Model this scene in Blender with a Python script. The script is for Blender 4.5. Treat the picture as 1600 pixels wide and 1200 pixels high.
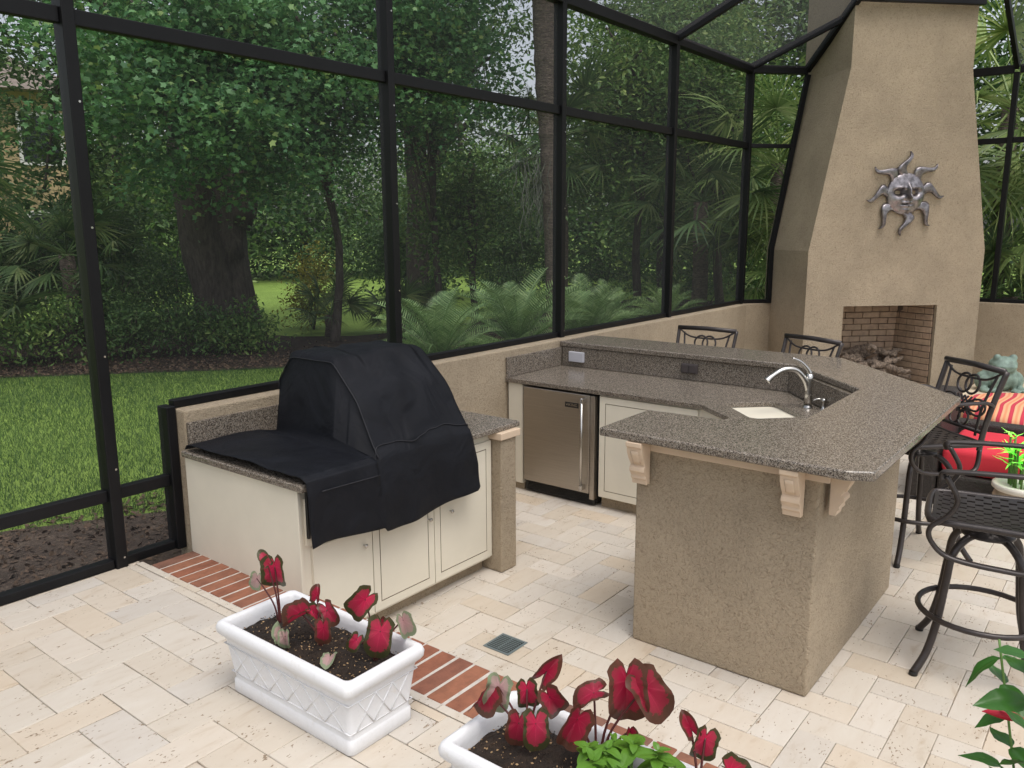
import bpy, bmesh, math, random
import numpy as np
from mathutils import Vector, Matrix, noise
PI = math.pi
for o in list(bpy.data.objects): bpy.data.objects.remove(o)
sc = bpy.context.scene
COL = sc.collection
rnd = random.Random(7)
# ------------------------------------------------------------------ camera, sky, sun, exposure
CAM_Z = 2.15
yaw, pitch, roll = math.radians(38.155), math.radians(10.835), math.radians(0.228)
fw = Vector((math.cos(yaw)*math.cos(pitch), math.sin(yaw)*math.cos(pitch), -math.sin(pitch)))
rt = Vector((math.sin(yaw), -math.cos(yaw), 0)); dn = fw.cross(rt)
r2 = math.cos(roll)*rt + math.sin(roll)*dn; d2 = -math.sin(roll)*rt + math.cos(roll)*dn
cd = bpy.data.cameras.new('camera'); cam = bpy.data.objects.new('camera', cd); COL.objects.link(cam)
m = Matrix.Identity(4)
for i in range(3):
    m[i][0] = r2[i]; m[i][1] = -d2[i]; m[i][2] = -fw[i]
m[2][3] = CAM_Z
cam.matrix_world = m
cd.sensor_width = 36; cd.lens = 1276.6/1600*36; cd.clip_start = 0.05; cd.clip_end = 900
sc.camera = cam
w = bpy.data.worlds.new('World'); sc.world = w; w.use_nodes = True
wn = w.node_tree; bg = wn.nodes['Background']
sky = wn.nodes.new('ShaderNodeTexSky'); sky.sky_type = 'NISHITA'; sky.sun_disc = False
SUN_EL, SUN_AZ = math.radians(68), math.radians(-115)     # direction towards the sun, azimuth in the u/v plane
sky.sun_elevation = SUN_EL; sky.sun_rotation = PI/2 - SUN_AZ
sky.dust_density = 4.0; sky.air_density = 1.0; sky.ozone_density = 1.0
hs = wn.nodes.new('ShaderNodeHueSaturation'); hs.inputs['Saturation'].default_value = 0.35   # thin overcast
wn.links.new(sky.outputs[0], hs.inputs['Color']); wn.links.new(hs.outputs[0], bg.inputs['Color'])
bg.inputs['Strength'].default_value = 0.15
sl = bpy.data.lights.new('sun', 'SUN'); sun = bpy.data.objects.new('sun', sl); COL.objects.link(sun)
sl.energy = 0.9; sl.angle = math.radians(35); sl.color = (1.0, 0.96, 0.9)
sd = Vector((math.cos(SUN_EL)*math.cos(SUN_AZ), math.cos(SUN_EL)*math.sin(SUN_AZ), math.sin(SUN_EL)))
sun.rotation_euler = sd.to_track_quat('Z', 'Y').to_euler()
sc.view_settings.view_transform = 'Standard'; sc.view_settings.look = 'None'
sc.view_settings.exposure = 0.55; sc.view_settings.gamma = 1.0; sc.view_settings.use_curve_mapping = False
sc.cycles.transparent_max_bounces = 24

# ------------------------------------------------------------------ materials
def nmat(name):
    mt = bpy.data.materials.new(name); mt.use_nodes = True
    nt = mt.node_tree; return mt, nt, nt.nodes['Principled BSDF']
def N(nt, typ, **kw):
    n = nt.nodes.new(typ)
    for k, v in kw.items(): setattr(n, k, v)
    return n
def ramp(nt, src, stops, interp='LINEAR'):
    r = N(nt, 'ShaderNodeValToRGB'); r.color_ramp.interpolation = interp
    e = r.color_ramp.elements
    while len(e) < len(stops): e.new(0.5)
    for el, (p, c) in zip(e, stops):
        el.position = p; el.color = (c[0], c[1], c[2], 1) if not isinstance(c, float) else (c, c, c, 1)
    nt.links.new(src, r.inputs[0]); return r.outputs[0]
def pos(nt):
    return N(nt, 'ShaderNodeNewGeometry').outputs['Position']
def noisetex(nt, scale, detail=4, rough=0.55, vec=None, dist=0.0):
    n = N(nt, 'ShaderNodeTexNoise'); n.inputs['Scale'].default_value = scale; n.inputs['Detail'].default_value = detail
    n.inputs['Roughness'].default_value = rough; n.inputs['Distortion'].default_value = dist
    nt.links.new(vec if vec is not None else pos(nt), n.inputs['Vector']); return n.outputs['Fac']
def mixc(nt, fac, a, b, mode='MIX'):
    mx = N(nt, 'ShaderNodeMix', data_type='RGBA', blend_type=mode)
    for sock, val in ((mx.inputs[0], fac), (mx.inputs[6], a), (mx.inputs[7], b)):
        if isinstance(val, bpy.types.NodeSocket): nt.links.new(val, sock)
        elif isinstance(val, (int, float)): sock.default_value = val
        else: sock.default_value = (*val, 1)
    return mx.outputs[2]
def bump(nt, p, h, strength=0.3, dist=0.01):
    b = N(nt, 'ShaderNodeBump'); b.inputs['Strength'].default_value = strength; b.inputs['Distance'].default_value = dist
    nt.links.new(h, b.inputs['Height']); nt.links.new(b.outputs[0], p.inputs['Normal']); return b
def simple(name, col, rough=0.5, metal=0.0, spec=0.5, var=0.0, vscale=8, bscale=0, bstr=0.2, bdist=0.003):
    mt, nt, p = nmat(name)
    p.inputs['Roughness'].default_value = rough; p.inputs['Metallic'].default_value = metal; p.inputs['Specular IOR Level'].default_value = spec
    c = col
    if var:
        f = noisetex(nt, vscale, 5)
        c = ramp(nt, f, [(0.3, tuple(x*(1-var) for x in col)), (0.7, tuple(min(1, x*(1+var)) for x in col))])
        nt.links.new(c, p.inputs['Base Color'])
    else: p.inputs['Base Color'].default_value = (*col, 1)
    if bscale: bump(nt, p, noisetex(nt, bscale, 4), bstr, bdist)
    return mt

def m_travertine():
    mt, nt, p = nmat('travertine')
    oi = N(nt, 'ShaderNodeObjectInfo').outputs['Random']; P = pos(nt)
    # offset the stone pattern per paver
    va = N(nt, 'ShaderNodeVectorMath', operation='MULTIPLY_ADD'); cx = N(nt, 'ShaderNodeCombineXYZ')
    nt.links.new(oi, cx.inputs[0]); nt.links.new(oi, cx.inputs[2])
    nt.links.new(cx.outputs[0], va.inputs[0]); va.inputs[1].default_value = (37, 11, 53); nt.links.new(P, va.inputs[2]); V = va.outputs[0]
    base = ramp(nt, oi, [(0.0, (0.539, 0.460, 0.362)), (0.15, (0.558, 0.503, 0.427)), (0.45, (0.580, 0.530, 0.460)), (0.6, (0.522, 0.482, 0.431)), (0.78, (0.602, 0.556, 0.493)), (0.93, (0.566, 0.478, 0.371)), (1.0, (0.621, 0.577, 0.517))])
    mp = N(nt, 'ShaderNodeMapping'); mp.inputs['Scale'].default_value = (3, 9, 9); nt.links.new(V, mp.inputs[0])
    cloud = noisetex(nt, 1.6, 6, 0.6, mp.outputs[0], 0.6)
    c = mixc(nt, 0.75, base, ramp(nt, cloud, [(0.26, (0.74, 0.65, 0.55)), (0.42, (0.93, 0.90, 0.87)), (0.75, (1, 1, 1))]), 'MULTIPLY')
    # pits: clustered small voids
    mp2 = N(nt, 'ShaderNodeMapping'); mp2.inputs['Scale'].default_value = (55, 95, 80); nt.links.new(V, mp2.inputs[0])
    pn = noisetex(nt, 1.0, 2, 0.5, mp2.outputs[0]); zone = noisetex(nt, 9, 3, 0.6, V)
    ad = N(nt, 'ShaderNodeMath', operation='MULTIPLY_ADD'); nt.links.new(zone, ad.inputs[0]); ad.inputs[1].default_value = 0.55; nt.links.new(pn, ad.inputs[2])
    pit = ramp(nt, ad.outputs[0], [(0.965, 0.0), (1.03, 1.0)])
    c2 = mixc(nt, pit, c, (0.25, 0.185, 0.125))
    nt.links.new(c2, p.inputs['Base Color']); p.inputs['Roughness'].default_value = 0.62
    inv = N(nt, 'ShaderNodeMath', operation='MULTIPLY_ADD'); nt.links.new(pit, inv.inputs[0]); inv.inputs[1].default_value = -1.5; nt.links.new(noisetex(nt, 40, 5, 0.6, V), inv.inputs[2])
    bump(nt, p, inv.outputs[0], 0.35, 0.004)
    return mt
def m_granite():
    mt, nt, p = nmat('granite')
    P = pos(nt)
    v = N(nt, 'ShaderNodeTexVoronoi'); v.inputs['Scale'].default_value = 250; nt.links.new(P, v.inputs['Vector'])
    sep = N(nt, 'ShaderNodeSeparateColor'); nt.links.new(v.outputs['Color'], sep.inputs[0])
    c = ramp(nt, sep.outputs[0], [(0.0, (0.05, 0.042, 0.036)), (0.2, (0.11, 0.092, 0.076)), (0.36, (0.19, 0.165, 0.135)), (0.55, (0.265, 0.235, 0.195)), (0.8, (0.335, 0.31, 0.27)), (1.0, (0.24, 0.225, 0.20))], 'CONSTANT')
    n2 = noisetex(nt, 90, 4, 0.7)
    c2 = mixc(nt, 0.6, c, ramp(nt, n2, [(0.35, (0.35, 0.33, 0.32)), (0.6, (1.1, 1.0, 0.92))]), 'MULTIPLY')
    nt.links.new(c2, p.inputs['Base Color']); p.inputs['Roughness'].default_value = 0.22
    return mt
def m_stucco(name='stucco', col=(0.425, 0.345, 0.245)):
    mt, nt, p = nmat(name)
    f = noisetex(nt, 1.7, 5, 0.6)
    c = ramp(nt, f, [(0.28, tuple(x*0.84 for x in col)), (0.72, tuple(x*1.1 for x in col))])
    c = mixc(nt, 0.3, c, ramp(nt, noisetex(nt, 6, 6, 0.7), [(0.3, (0.82, 0.81, 0.80)), (0.6, (1.04, 1.03, 1.0))]), 'MULTIPLY')
    f2 = noisetex(nt, 62, 3, 0.6, None, 1.5)
    c = mixc(nt, 0.8, c, ramp(nt, f2, [(0.34, (0.60, 0.57, 0.53)), (0.48, (1, 1, 1))]), 'MULTIPLY')
    nt.links.new(c, p.inputs['Base Color']); p.inputs['Roughness'].default_value = 0.92
    bump(nt, p, f2, 0.9, 0.016)
    return mt
def m_brick(name, stops, per_obj=True):
    mt, nt, p = nmat(name)
    oi = N(nt, 'ShaderNodeObjectInfo').outputs['Random']
    c = ramp(nt, oi, stops)
    f = noisetex(nt, 14, 5, 0.65)
    c = mixc(nt, 0.85, c, ramp(nt, f, [(0.3, (0.62, 0.6, 0.6)), (0.6, (1.05, 1.02, 1))]), 'MULTIPLY')
    nt.links.new(c, p.inputs['Base Color']); p.inputs['Roughness'].default_value = 0.7
    bump(nt, p, noisetex(nt, 90, 4, 0.7), 0.35, 0.003)
    return mt
def m_leaf(name, stops, rough=0.45, transl=0.3):
    mt, nt, p = nmat(name)
    r = N(nt, 'ShaderNodeNewGeometry').outputs['Random Per Island']
    c = ramp(nt, r, stops)
    big = ramp(nt, noisetex(nt, 0.9, 2), [(0.3, (0.75, 0.8, 0.8)), (0.7, (1.15, 1.1, 0.95))])
    c = mixc(nt, 1.0, c, big, 'MULTIPLY')
    nt.links.new(c, p.inputs['Base Color']); p.inputs['Roughness'].default_value = rough
    p.inputs['Specular IOR Level'].default_value = 0.35
    tr = N(nt, 'ShaderNodeBsdfTranslucent'); nt.links.new(c, tr.inputs[0])
    mx = N(nt, 'ShaderNodeMixShader'); mx.inputs[0].default_value = transl
    nt.links.new(p.outputs[0], mx.inputs[1]); nt.links.new(tr.outputs[0], mx.inputs[2])
    nt.links.new(mx.outputs[0], nt.nodes['Material Output'].inputs['Surface'])
    return mt
def m_screen():
    mt, nt, p = nmat('insect_screen')
    tr = N(nt, 'ShaderNodeBsdfTransparent'); tr.inputs[0].default_value = (0.97, 0.97, 0.98, 1)
    df = N(nt, 'ShaderNodeBsdfDiffuse'); df.inputs[0].default_value = (0.10, 0.10, 0.108, 1)
    tl = N(nt, 'ShaderNodeBsdfTranslucent'); tl.inputs[0].default_value = (0.10, 0.10, 0.108, 1)
    m1 = N(nt, 'ShaderNodeMixShader'); m1.inputs[0].default_value = 0.5
    nt.links.new(df.outputs[0], m1.inputs[1]); nt.links.new(tl.outputs[0], m1.inputs[2])
    # woven threads cover more of the view at a glancing angle
    lw = N(nt, 'ShaderNodeLayerWeight'); lw.inputs[0].default_value = 0.35
    fac = N(nt, 'ShaderNodeMapRange'); nt.links.new(lw.outputs['Facing'], fac.inputs[0]); fac.inputs[3].default_value = 0.12; fac.inputs[4].default_value = 0.6
    m2 = N(nt, 'ShaderNodeMixShader'); nt.links.new(fac.outputs[0], m2.inputs[0])
    nt.links.new(tr.outputs[0], m2.inputs[1]); nt.links.new(m1.outputs[0], m2.inputs[2])
    nt.links.new(m2.outputs[0], nt.nodes['Material Output'].inputs['Surface'])
    return mt
def m_caladium(name, mid, edge):
    mt, nt, p = nmat(name)
    uv = N(nt, 'ShaderNodeUVMap'); sx = N(nt, 'ShaderNodeSeparateXYZ'); nt.links.new(uv.outputs[0], sx.inputs[0])
    r = sx.outputs[0]
    nz = noisetex(nt, 60, 4, 0.7)
    ad = N(nt, 'ShaderNodeMath', operation='MULTIPLY_ADD'); nt.links.new(nz, ad.inputs[0]); ad.inputs[1].default_value = 0.5; nt.links.new(r, ad.inputs[2])
    c = ramp(nt, ad.outputs[0], [(0.45, mid), (0.98, tuple(0.65*a+0.35*b for a, b in zip(mid, edge))), (1.36, edge)])
    # veins run out from the stalk
    wv = N(nt, 'ShaderNodeMath', operation='MULTIPLY'); nt.links.new(sx.outputs[1], wv.inputs[0]); wv.inputs[1].default_value = 2*PI*7
    sn = N(nt, 'ShaderNodeMath', operation='COSINE'); nt.links.new(wv.outputs[0], sn.inputs[0])
    vein = ramp(nt, sn.outputs[0], [(0.80, 0.0), (1.0, 0.55)])
    fade = N(nt, 'ShaderNodeMath', operation='MULTIPLY'); nt.links.new(vein, fade.inputs[0]); nt.links.new(ramp(nt, ad.outputs[0], [(0.3, 1.0), (1.15, 0.1)]), fade.inputs[1])
    c = mixc(nt, fade.outputs[0], c, tuple(min(1, x*1.35+.05) for x in mid))
    nt.links.new(c, p.inputs['Base Color']); p.inputs['Roughness'].default_value = 0.42
    tr = N(nt, 'ShaderNodeBsdfTranslucent'); nt.links.new(c, tr.inputs[0])
    mx = N(nt, 'ShaderNodeMixShader'); mx.inputs[0].default_value = 0.4
    nt.links.new(p.outputs[0], mx.inputs[1]); nt.links.new(tr.outputs[0], mx.inputs[2])
    nt.links.new(mx.outputs[0], nt.nodes['Material Output'].inputs['Surface'])
    return mt
def m_bark(name, a, b, sc_=(6, 6, 1.5), strength=0.8):
    mt, nt, p = nmat(name)
    mp = N(nt, 'ShaderNodeMapping'); mp.inputs['Scale'].default_value = sc_; nt.links.new(pos(nt), mp.inputs[0])
    f = noisetex(nt, 3, 6, 0.65, mp.outputs[0], 0.5)
    nt.links.new(ramp(nt, f, [(0.3, a), (0.7, b)]), p.inputs['Base Color']); p.inputs['Roughness'].default_value = 0.9
    bump(nt, p, f, strength, 0.05)
    return mt
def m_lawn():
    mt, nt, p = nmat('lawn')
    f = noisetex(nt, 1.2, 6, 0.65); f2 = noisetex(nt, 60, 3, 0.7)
    c = ramp(nt, f, [(0.3, (0.19, 0.31, 0.045)), (0.7, (0.27, 0.41, 0.07))])  # greens raised to put the far clearing's sunlight into the colour; darker blades nearby
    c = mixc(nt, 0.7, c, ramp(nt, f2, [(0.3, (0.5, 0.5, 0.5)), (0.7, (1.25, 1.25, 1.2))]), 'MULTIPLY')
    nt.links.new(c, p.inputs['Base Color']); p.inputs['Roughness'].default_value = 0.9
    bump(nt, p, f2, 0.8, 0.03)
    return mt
def m_dirt(name, a, b, c3):
    mt, nt, p = nmat(name)
    f = noisetex(nt, 5, 8, 0.75); f2 = noisetex(nt, 45, 4, 0.75)
    c = ramp(nt, f, [(0.3, a), (0.55, b), (0.72, c3)])
    c = mixc(nt, 0.8, c, ramp(nt, f2, [(0.3, (0.45, 0.43, 0.4)), (0.7, (1.3, 1.25, 1.2))]), 'MULTIPLY')
    nt.links.new(c, p.inputs['Base Color']); p.inputs['Roughness'].default_value = 0.95
    bump(nt, p, f2, 0.9, 0.03)
    return mt
def m_cover():
    mt, nt, p = nmat('cover_fabric')
    f = noisetex(nt, 5, 5, 0.6)
    nt.links.new(ramp(nt, f, [(0.3, (0.004, 0.0045, 0.007)), (0.7, (0.007, 0.008, 0.012))]), p.inputs['Base Color'])
    p.inputs['Roughness'].default_value = 0.55; p.inputs['Specular IOR Level'].default_value = 0.22
    wv = noisetex(nt, 650, 2)
    big = noisetex(nt, 3.2, 3, 0.45, None, 0.8)
    ad = N(nt, 'ShaderNodeMath', operation='MULTIPLY_ADD'); nt.links.new(wv, ad.inputs[0]); ad.inputs[1].default_value = 0.05; nt.links.new(big, ad.inputs[2])
    bump(nt, p, ad.outputs[0], 0.7, 0.06)
    return mt
def m_steel():
    mt, nt, p = nmat('brushed_steel')
    mp = N(nt, 'ShaderNodeMapping'); mp.inputs['Scale'].default_value = (4, 2, 260); nt.links.new(pos(nt), mp.inputs[0])
    f = noisetex(nt, 2, 3, 0.6, mp.outputs[0])
    nt.links.new(ramp(nt, f, [(0.3, (0.40, 0.36, 0.31)), (0.7, (0.50, 0.455, 0.40))]), p.inputs['Base Color'])
    p.inputs['Metallic'].default_value = 1.0; p.inputs['Roughness'].default_value = 0.42
    return mt
def m_planter():
    mt, nt, p = nmat('white_planter')
    st_ = ramp(nt, noisetex(nt, 9, 7, 0.72, None, 0.8), [(0.58, (0.72, 0.72, 0.73)), (0.72, (0.65, 0.63, 0.60)), (0.86, (0.48, 0.43, 0.37))])
    c = mixc(nt, 0.25, st_, ramp(nt, noisetex(nt, 70, 4, 0.7), [(0.3, (0.8, 0.79, 0.77)), (0.5, (1, 1, 1))]), 'MULTIPLY')
    nt.links.new(c, p.inputs['Base Color']); p.inputs['Roughness'].default_value = 0.55
    bump(nt, p, noisetex(nt, 45, 5, 0.65), 0.3, 0.004)
    return mt
M = dict(
 trav=m_travertine(), sand=simple('joint_sand', (0.44, 0.365, 0.275), 0.95, var=0.3, vscale=20),
 granite=m_granite(), stucco=m_stucco(),
 brick=m_brick('border_brick', [(0, (0.25, 0.092, 0.052)), (0.35, (0.30, 0.125, 0.07)), (0.6, (0.20, 0.078, 0.05)), (0.8, (0.34, 0.14, 0.075)), (1, (0.145, 0.08, 0.062))]),
 mortar=simple('mortar', (0.50, 0.45, 0.40), 0.9, var=0.15, vscale=30),
 firebrick=m_brick('fire_brick', [(0, (0.34, 0.245, 0.165)), (0.4, (0.40, 0.295, 0.20)), (0.7, (0.36, 0.255, 0.175)), (1, (0.44, 0.33, 0.23))]),
 darkmortar=simple('dark_mortar', (0.13, 0.10, 0.08), 0.95),
 black=simple('black_aluminium', (0.006, 0.006, 0.007), 0.45, spec=0.25, var=0.2, vscale=3),
 screen=m_screen(),
 cream=simple('cream_paint', (0.71, 0.66, 0.545), 0.42, var=0.07, vscale=2.2, bscale=25, bstr=0.06),
 groove=simple('groove_grime', (0.30, 0.25, 0.18), 0.9),
 pink=simple('corbel_paint', (0.64, 0.495, 0.36), 0.6, var=0.05),
 steel=m_steel(), chrome=simple('satin_nickel', (0.55, 0.53, 0.50), 0.25, 1.0),
 plastic=simple('black_plastic', (0.012, 0.012, 0.012), 0.5),
 outlet=simple('grey_outlet_cover', (0.50, 0.50, 0.54), 0.4), darkout=simple('dark_outlet', (0.06, 0.05, 0.05), 0.4),
 sink=simple('white_porcelain', (0.83, 0.81, 0.75), 0.15),
 cover=m_cover(), piping=simple('cover_piping', (0.012, 0.012, 0.016), 0.6),
 planter=m_planter(),
 soil=m_dirt('potting_soil', (0.012, 0.008, 0.005), (0.03, 0.018, 0.011), (0.06, 0.036, 0.02)),
 perlite=simple('bark_chip', (0.32, 0.21, 0.11), 0.9, var=0.4, vscale=60),
 cal_red=m_caladium('caladium_red', (0.64, 0.03, 0.10), (0.075, 0.075, 0.03)),
 cal_dark=m_caladium('caladium_dark', (0.45, 0.018, 0.065), (0.13, 0.055, 0.035)),
 cal_pale=m_caladium('caladium_pale', (0.62, 0.38, 0.38), (0.30, 0.36, 0.22)),
 stem=simple('red_stem', (0.09, 0.02, 0.02), 0.5), gstem=simple('green_stem', (0.10, 0.20, 0.04), 0.5),
 basil=m_leaf('basil_leaf', [(0, (0.080, 0.208, 0.018)), (1, (0.160, 0.320, 0.045))], 0.35, 0.25),
 cast=simple('cast_aluminium', (0.052, 0.044, 0.042), 0.34, 0.4, var=0.25, vscale=12, bscale=160, bstr=0.12),
 pewter=simple('pewter', (0.27, 0.25, 0.26), 0.34, 0.9, var=0.6, vscale=16, bscale=60, bstr=0.3),
 frog=simple('verdigris', (0.19, 0.265, 0.22), 0.65, var=0.35, vscale=14, bscale=40, bstr=0.3),
 wood=m_bark('weathered_wood', (0.05, 0.036, 0.027), (0.38, 0.29, 0.215), (16, 16, 16), 0.9),
 wicker=simple('wicker', (0.028, 0.022, 0.019), 0.6, var=0.4, vscale=70, bscale=90, bstr=0.9, bdist=0.01),
 redfab=simple('red_canvas', (0.62, 0.028, 0.05), 0.85, var=0.06, vscale=5),
 hearth=simple('hearth_cap', (0.62, 0.52, 0.38), 0.7, var=0.08),
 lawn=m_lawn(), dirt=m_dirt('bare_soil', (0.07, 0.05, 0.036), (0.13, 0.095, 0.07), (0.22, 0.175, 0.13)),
 mulch=m_dirt('mulch_bed', (0.025, 0.017, 0.011), (0.055, 0.036, 0.023), (0.11, 0.075, 0.05)),
 chip=simple('mulch_chip', (0.12, 0.08, 0.052), 0.95, var=0.5, vscale=30),
 grass=m_leaf('grass_blade', [(0, (0.040, 0.097, 0.021)), (0.6, (0.066, 0.149, 0.037)), (1, (0.125, 0.200, 0.073))], 0.5, 0.3),
 maple=m_leaf('sweetgum_leaf', [(0, (0.059, 0.164, 0.068)), (0.5, (0.110, 0.261, 0.099)), (0.9, (0.169, 0.349, 0.141)), (1, (0.339, 0.466, 0.157))]),
 oak=m_leaf('oak_leaf', [(0, (0.049, 0.111, 0.040)), (0.6, (0.100, 0.193, 0.064)), (1, (0.179, 0.284, 0.098))]),
 shrub=m_leaf('shrub_leaf', [(0, (0.085, 0.174, 0.050)), (0.6, (0.149, 0.278, 0.080)), (1, (0.300, 0.402, 0.128))]),
 yellowleaf=m_leaf('yellow_leaf', [(0, (0.22, 0.24, 0.04)), (1, (0.36, 0.34, 0.06))]),
 palm=m_leaf('palm_frond', [(0, (0.061, 0.122, 0.044)), (0.6, (0.121, 0.209, 0.078)), (1, (0.270, 0.331, 0.141))], 0.4, 0.25),
 palmy=m_leaf('palm_frond_pale', [(0, (0.162, 0.259, 0.075)), (0.6, (0.292, 0.397, 0.132)), (1, (0.486, 0.553, 0.244))], 0.4, 0.3),
 sago=m_leaf('sago_leaf', [(0, (0.136, 0.237, 0.087)), (0.6, (0.207, 0.338, 0.135)), (1, (0.352, 0.485, 0.213))], 0.4, 0.15),
 bark=m_bark('oak_bark', (0.035, 0.028, 0.022), (0.12, 0.10, 0.082)),
 palmbark=m_bark('palm_bark', (0.05, 0.038, 0.03), (0.20, 0.16, 0.125), (5, 5, 14), 1.0),
 moss=simple('spanish_moss', (0.16, 0.17, 0.14), 0.95, var=0.3),
 housewall=simple('house_wall', (0.48, 0.36, 0.20), 0.9, var=0.05), roof=simple('roof_shingle', (0.20, 0.165, 0.14), 0.9, var=0.3, vscale=6),
 white=simple('white_trim', (0.75, 0.74, 0.70), 0.6), glass=simple('window_pane', (0.03, 0.035, 0.04), 0.08),
 greenleaf=m_leaf('mandevilla_leaf', [(0, (0.016, 0.068, 0.012)), (0.6, (0.039, 0.128, 0.020)), (1, (0.083, 0.195, 0.031))], 0.3, 0.12),
 petal=simple('red_petal', (0.50, 0.01, 0.035), 0.5),
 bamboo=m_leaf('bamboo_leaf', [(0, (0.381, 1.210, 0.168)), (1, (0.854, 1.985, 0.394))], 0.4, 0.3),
 cerpot=simple('cream_pot', (0.70, 0.66, 0.58), 0.4, var=0.1), stonepot=simple('stone_pot', (0.42, 0.33, 0.24), 0.6, var=0.3, vscale=18),
 drain=simple('drain_grey', (0.13, 0.16, 0.16), 0.5), drainhole=simple('drain_hole', (0.01, 0.01, 0.01), 0.9),
)
def m_stripes():
    mt, nt, p = nmat('striped_canvas')
    wv = N(nt, 'ShaderNodeTexWave', wave_type='BANDS', bands_direction='Y'); wv.inputs['Scale'].default_value = 3.4
    wv.inputs['Distortion'].default_value = 3.0; wv.inputs['Detail'].default_value = 0; wv.inputs['Detail Scale'].default_value = 0.6
    nt.links.new(pos(nt), wv.inputs['Vector'])
    c = ramp(nt, wv.outputs['Fac'], [(0.0, (0.70, 0.26, 0.13)), (0.25, (0.75, 0.42, 0.22)), (0.68, (0.72, 0.36, 0.20)), (0.78, (0.46, 0.03, 0.06)), (1.0, (0.55, 0.04, 0.07))])
    nt.links.new(c, p.inputs['Base Color']); p.inputs['Roughness'].default_value = 0.9
    return mt
M['stripe'] = m_stripes()

# ------------------------------------------------------------------ helpers
def link(o, parent=None):
    COL.objects.link(o)
    if parent is not None: o.parent = parent
    return o
def tag(o, label=None, cat=None, group=None, kind=None):
    if label: o['label'] = label
    if cat: o['category'] = cat
    if group: o['group'] = group
    if kind: o['kind'] = kind
    return o
def empty(name, label=None, cat=None, loc=(0, 0, 0), rz=0, group=None):
    o = bpy.data.objects.new(name, None); COL.objects.link(o); o.empty_display_size = 0.1
    o.location = loc; o.rotation_euler = (0, 0, rz)
    return tag(o, label, cat, group)
def mesh_from(name, V, F, mat=None, smooth=False):
    me = bpy.data.meshes.new(name); me.from_pydata([tuple(v) for v in V], [], F); me.update()
    if smooth: me.polygons.foreach_set('use_smooth', [True]*len(me.polygons))
    if mat is not None: me.materials.append(mat)
    return me
def obj(name, V, F, mat, parent=None, smooth=False):
    return link(bpy.data.objects.new(name, mesh_from(name, V, F, mat, smooth)), parent)
def obj_me(name, me, parent=None, loc=None, rot=None, scale=None):
    o = bpy.data.objects.new(name, me); link(o, parent)
    if loc is not None: o.location = loc
    if rot is not None: o.rotation_euler = rot
    if scale is not None: o.scale = scale
    return o
def bm_obj(name, bm, mat, parent=None, smooth=False):
    me = bpy.data.meshes.new(name); bm.normal_update(); bm.to_mesh(me); bm.free()
    if smooth: me.polygons.foreach_set('use_smooth', [True]*len(me.polygons))
    me.materials.append(mat)
    return link(bpy.data.objects.new(name, me), parent)
def bbox(bm, x0, x1, y0, y1, z0, z1, bev=0.0, seg=2):
    vs = [bm.verts.new(c) for c in ((x0,y0,z0),(x1,y0,z0),(x1,y1,z0),(x0,y1,z0),(x0,y0,z1),(x1,y0,z1),(x1,y1,z1),(x0,y1,z1))]
    fs = [bm.faces.new([vs[i] for i in f]) for f in ((3,2,1,0),(4,5,6,7),(0,1,5,4),(1,2,6,5),(2,3,7,6),(3,0,4,7))]
    if bev:
        es = {e for f in fs for e in f.edges}
        bmesh.ops.bevel(bm, geom=list(es), offset=bev, segments=seg, affect='EDGES', profile=0.5)
def box(name, x0, x1, y0, y1, z0, z1, mat, parent=None, bev=0.004, seg=2):
    bm = bmesh.new(); bbox(bm, x0, x1, y0, y1, z0, z1, bev, seg); return bm_obj(name, bm, mat, parent)
def prism(name, poly, z0, z1, mat, parent=None, bev=0.0, hole=None, seg=2):
    bm = bmesh.new()
    if hole is None:
        f = bm.faces.new([bm.verts.new((x, y, z0)) for x, y in poly]); faces = [f]
    else:
        ed = []
        for lp in (poly, hole):
            vs = [bm.verts.new((x, y, z0)) for x, y in lp]
            ed += [bm.edges.new((vs[i], vs[(i+1) % len(vs)])) for i in range(len(vs))]
        r = bmesh.ops.triangle_fill(bm, edges=ed, use_beauty=True); faces = [g for g in r['geom'] if isinstance(g, bmesh.types.BMFace)]
    r = bmesh.ops.extrude_face_region(bm, geom=faces)
    bmesh.ops.translate(bm, vec=(0, 0, z1-z0), verts=[g for g in r['geom'] if isinstance(g, bmesh.types.BMVert)])
    bmesh.ops.recalc_face_normals(bm, faces=bm.faces)
    if bev:
        es = [e for e in bm.edges if len(e.link_faces) == 2 and e.calc_face_angle(0) > 0.3]
        bmesh.ops.bevel(bm, geom=es, offset=bev, segments=seg, affect='EDGES', profile=0.5)
    return bm_obj(name, bm, mat, parent)
def catmull(pts, n=6, closed=False):
    P = [Vector(p) for p in pts]; out = []; L = len(P)
    for i in range(L if closed else L-1):
        a, b, c, d = (P[(i-1) % L], P[i], P[(i+1) % L], P[(i+2) % L]) if closed else (P[max(i-1, 0)], P[i], P[i+1], P[min(i+2, L-1)])
        for k in range(n):
            t = k/n
            out.append(0.5*((2*b)+(-a+c)*t+(2*a-5*b+4*c-d)*t*t+(-a+3*b-3*c+d)*t**3))
    if not closed: out.append(P[-1])
    return out
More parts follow.
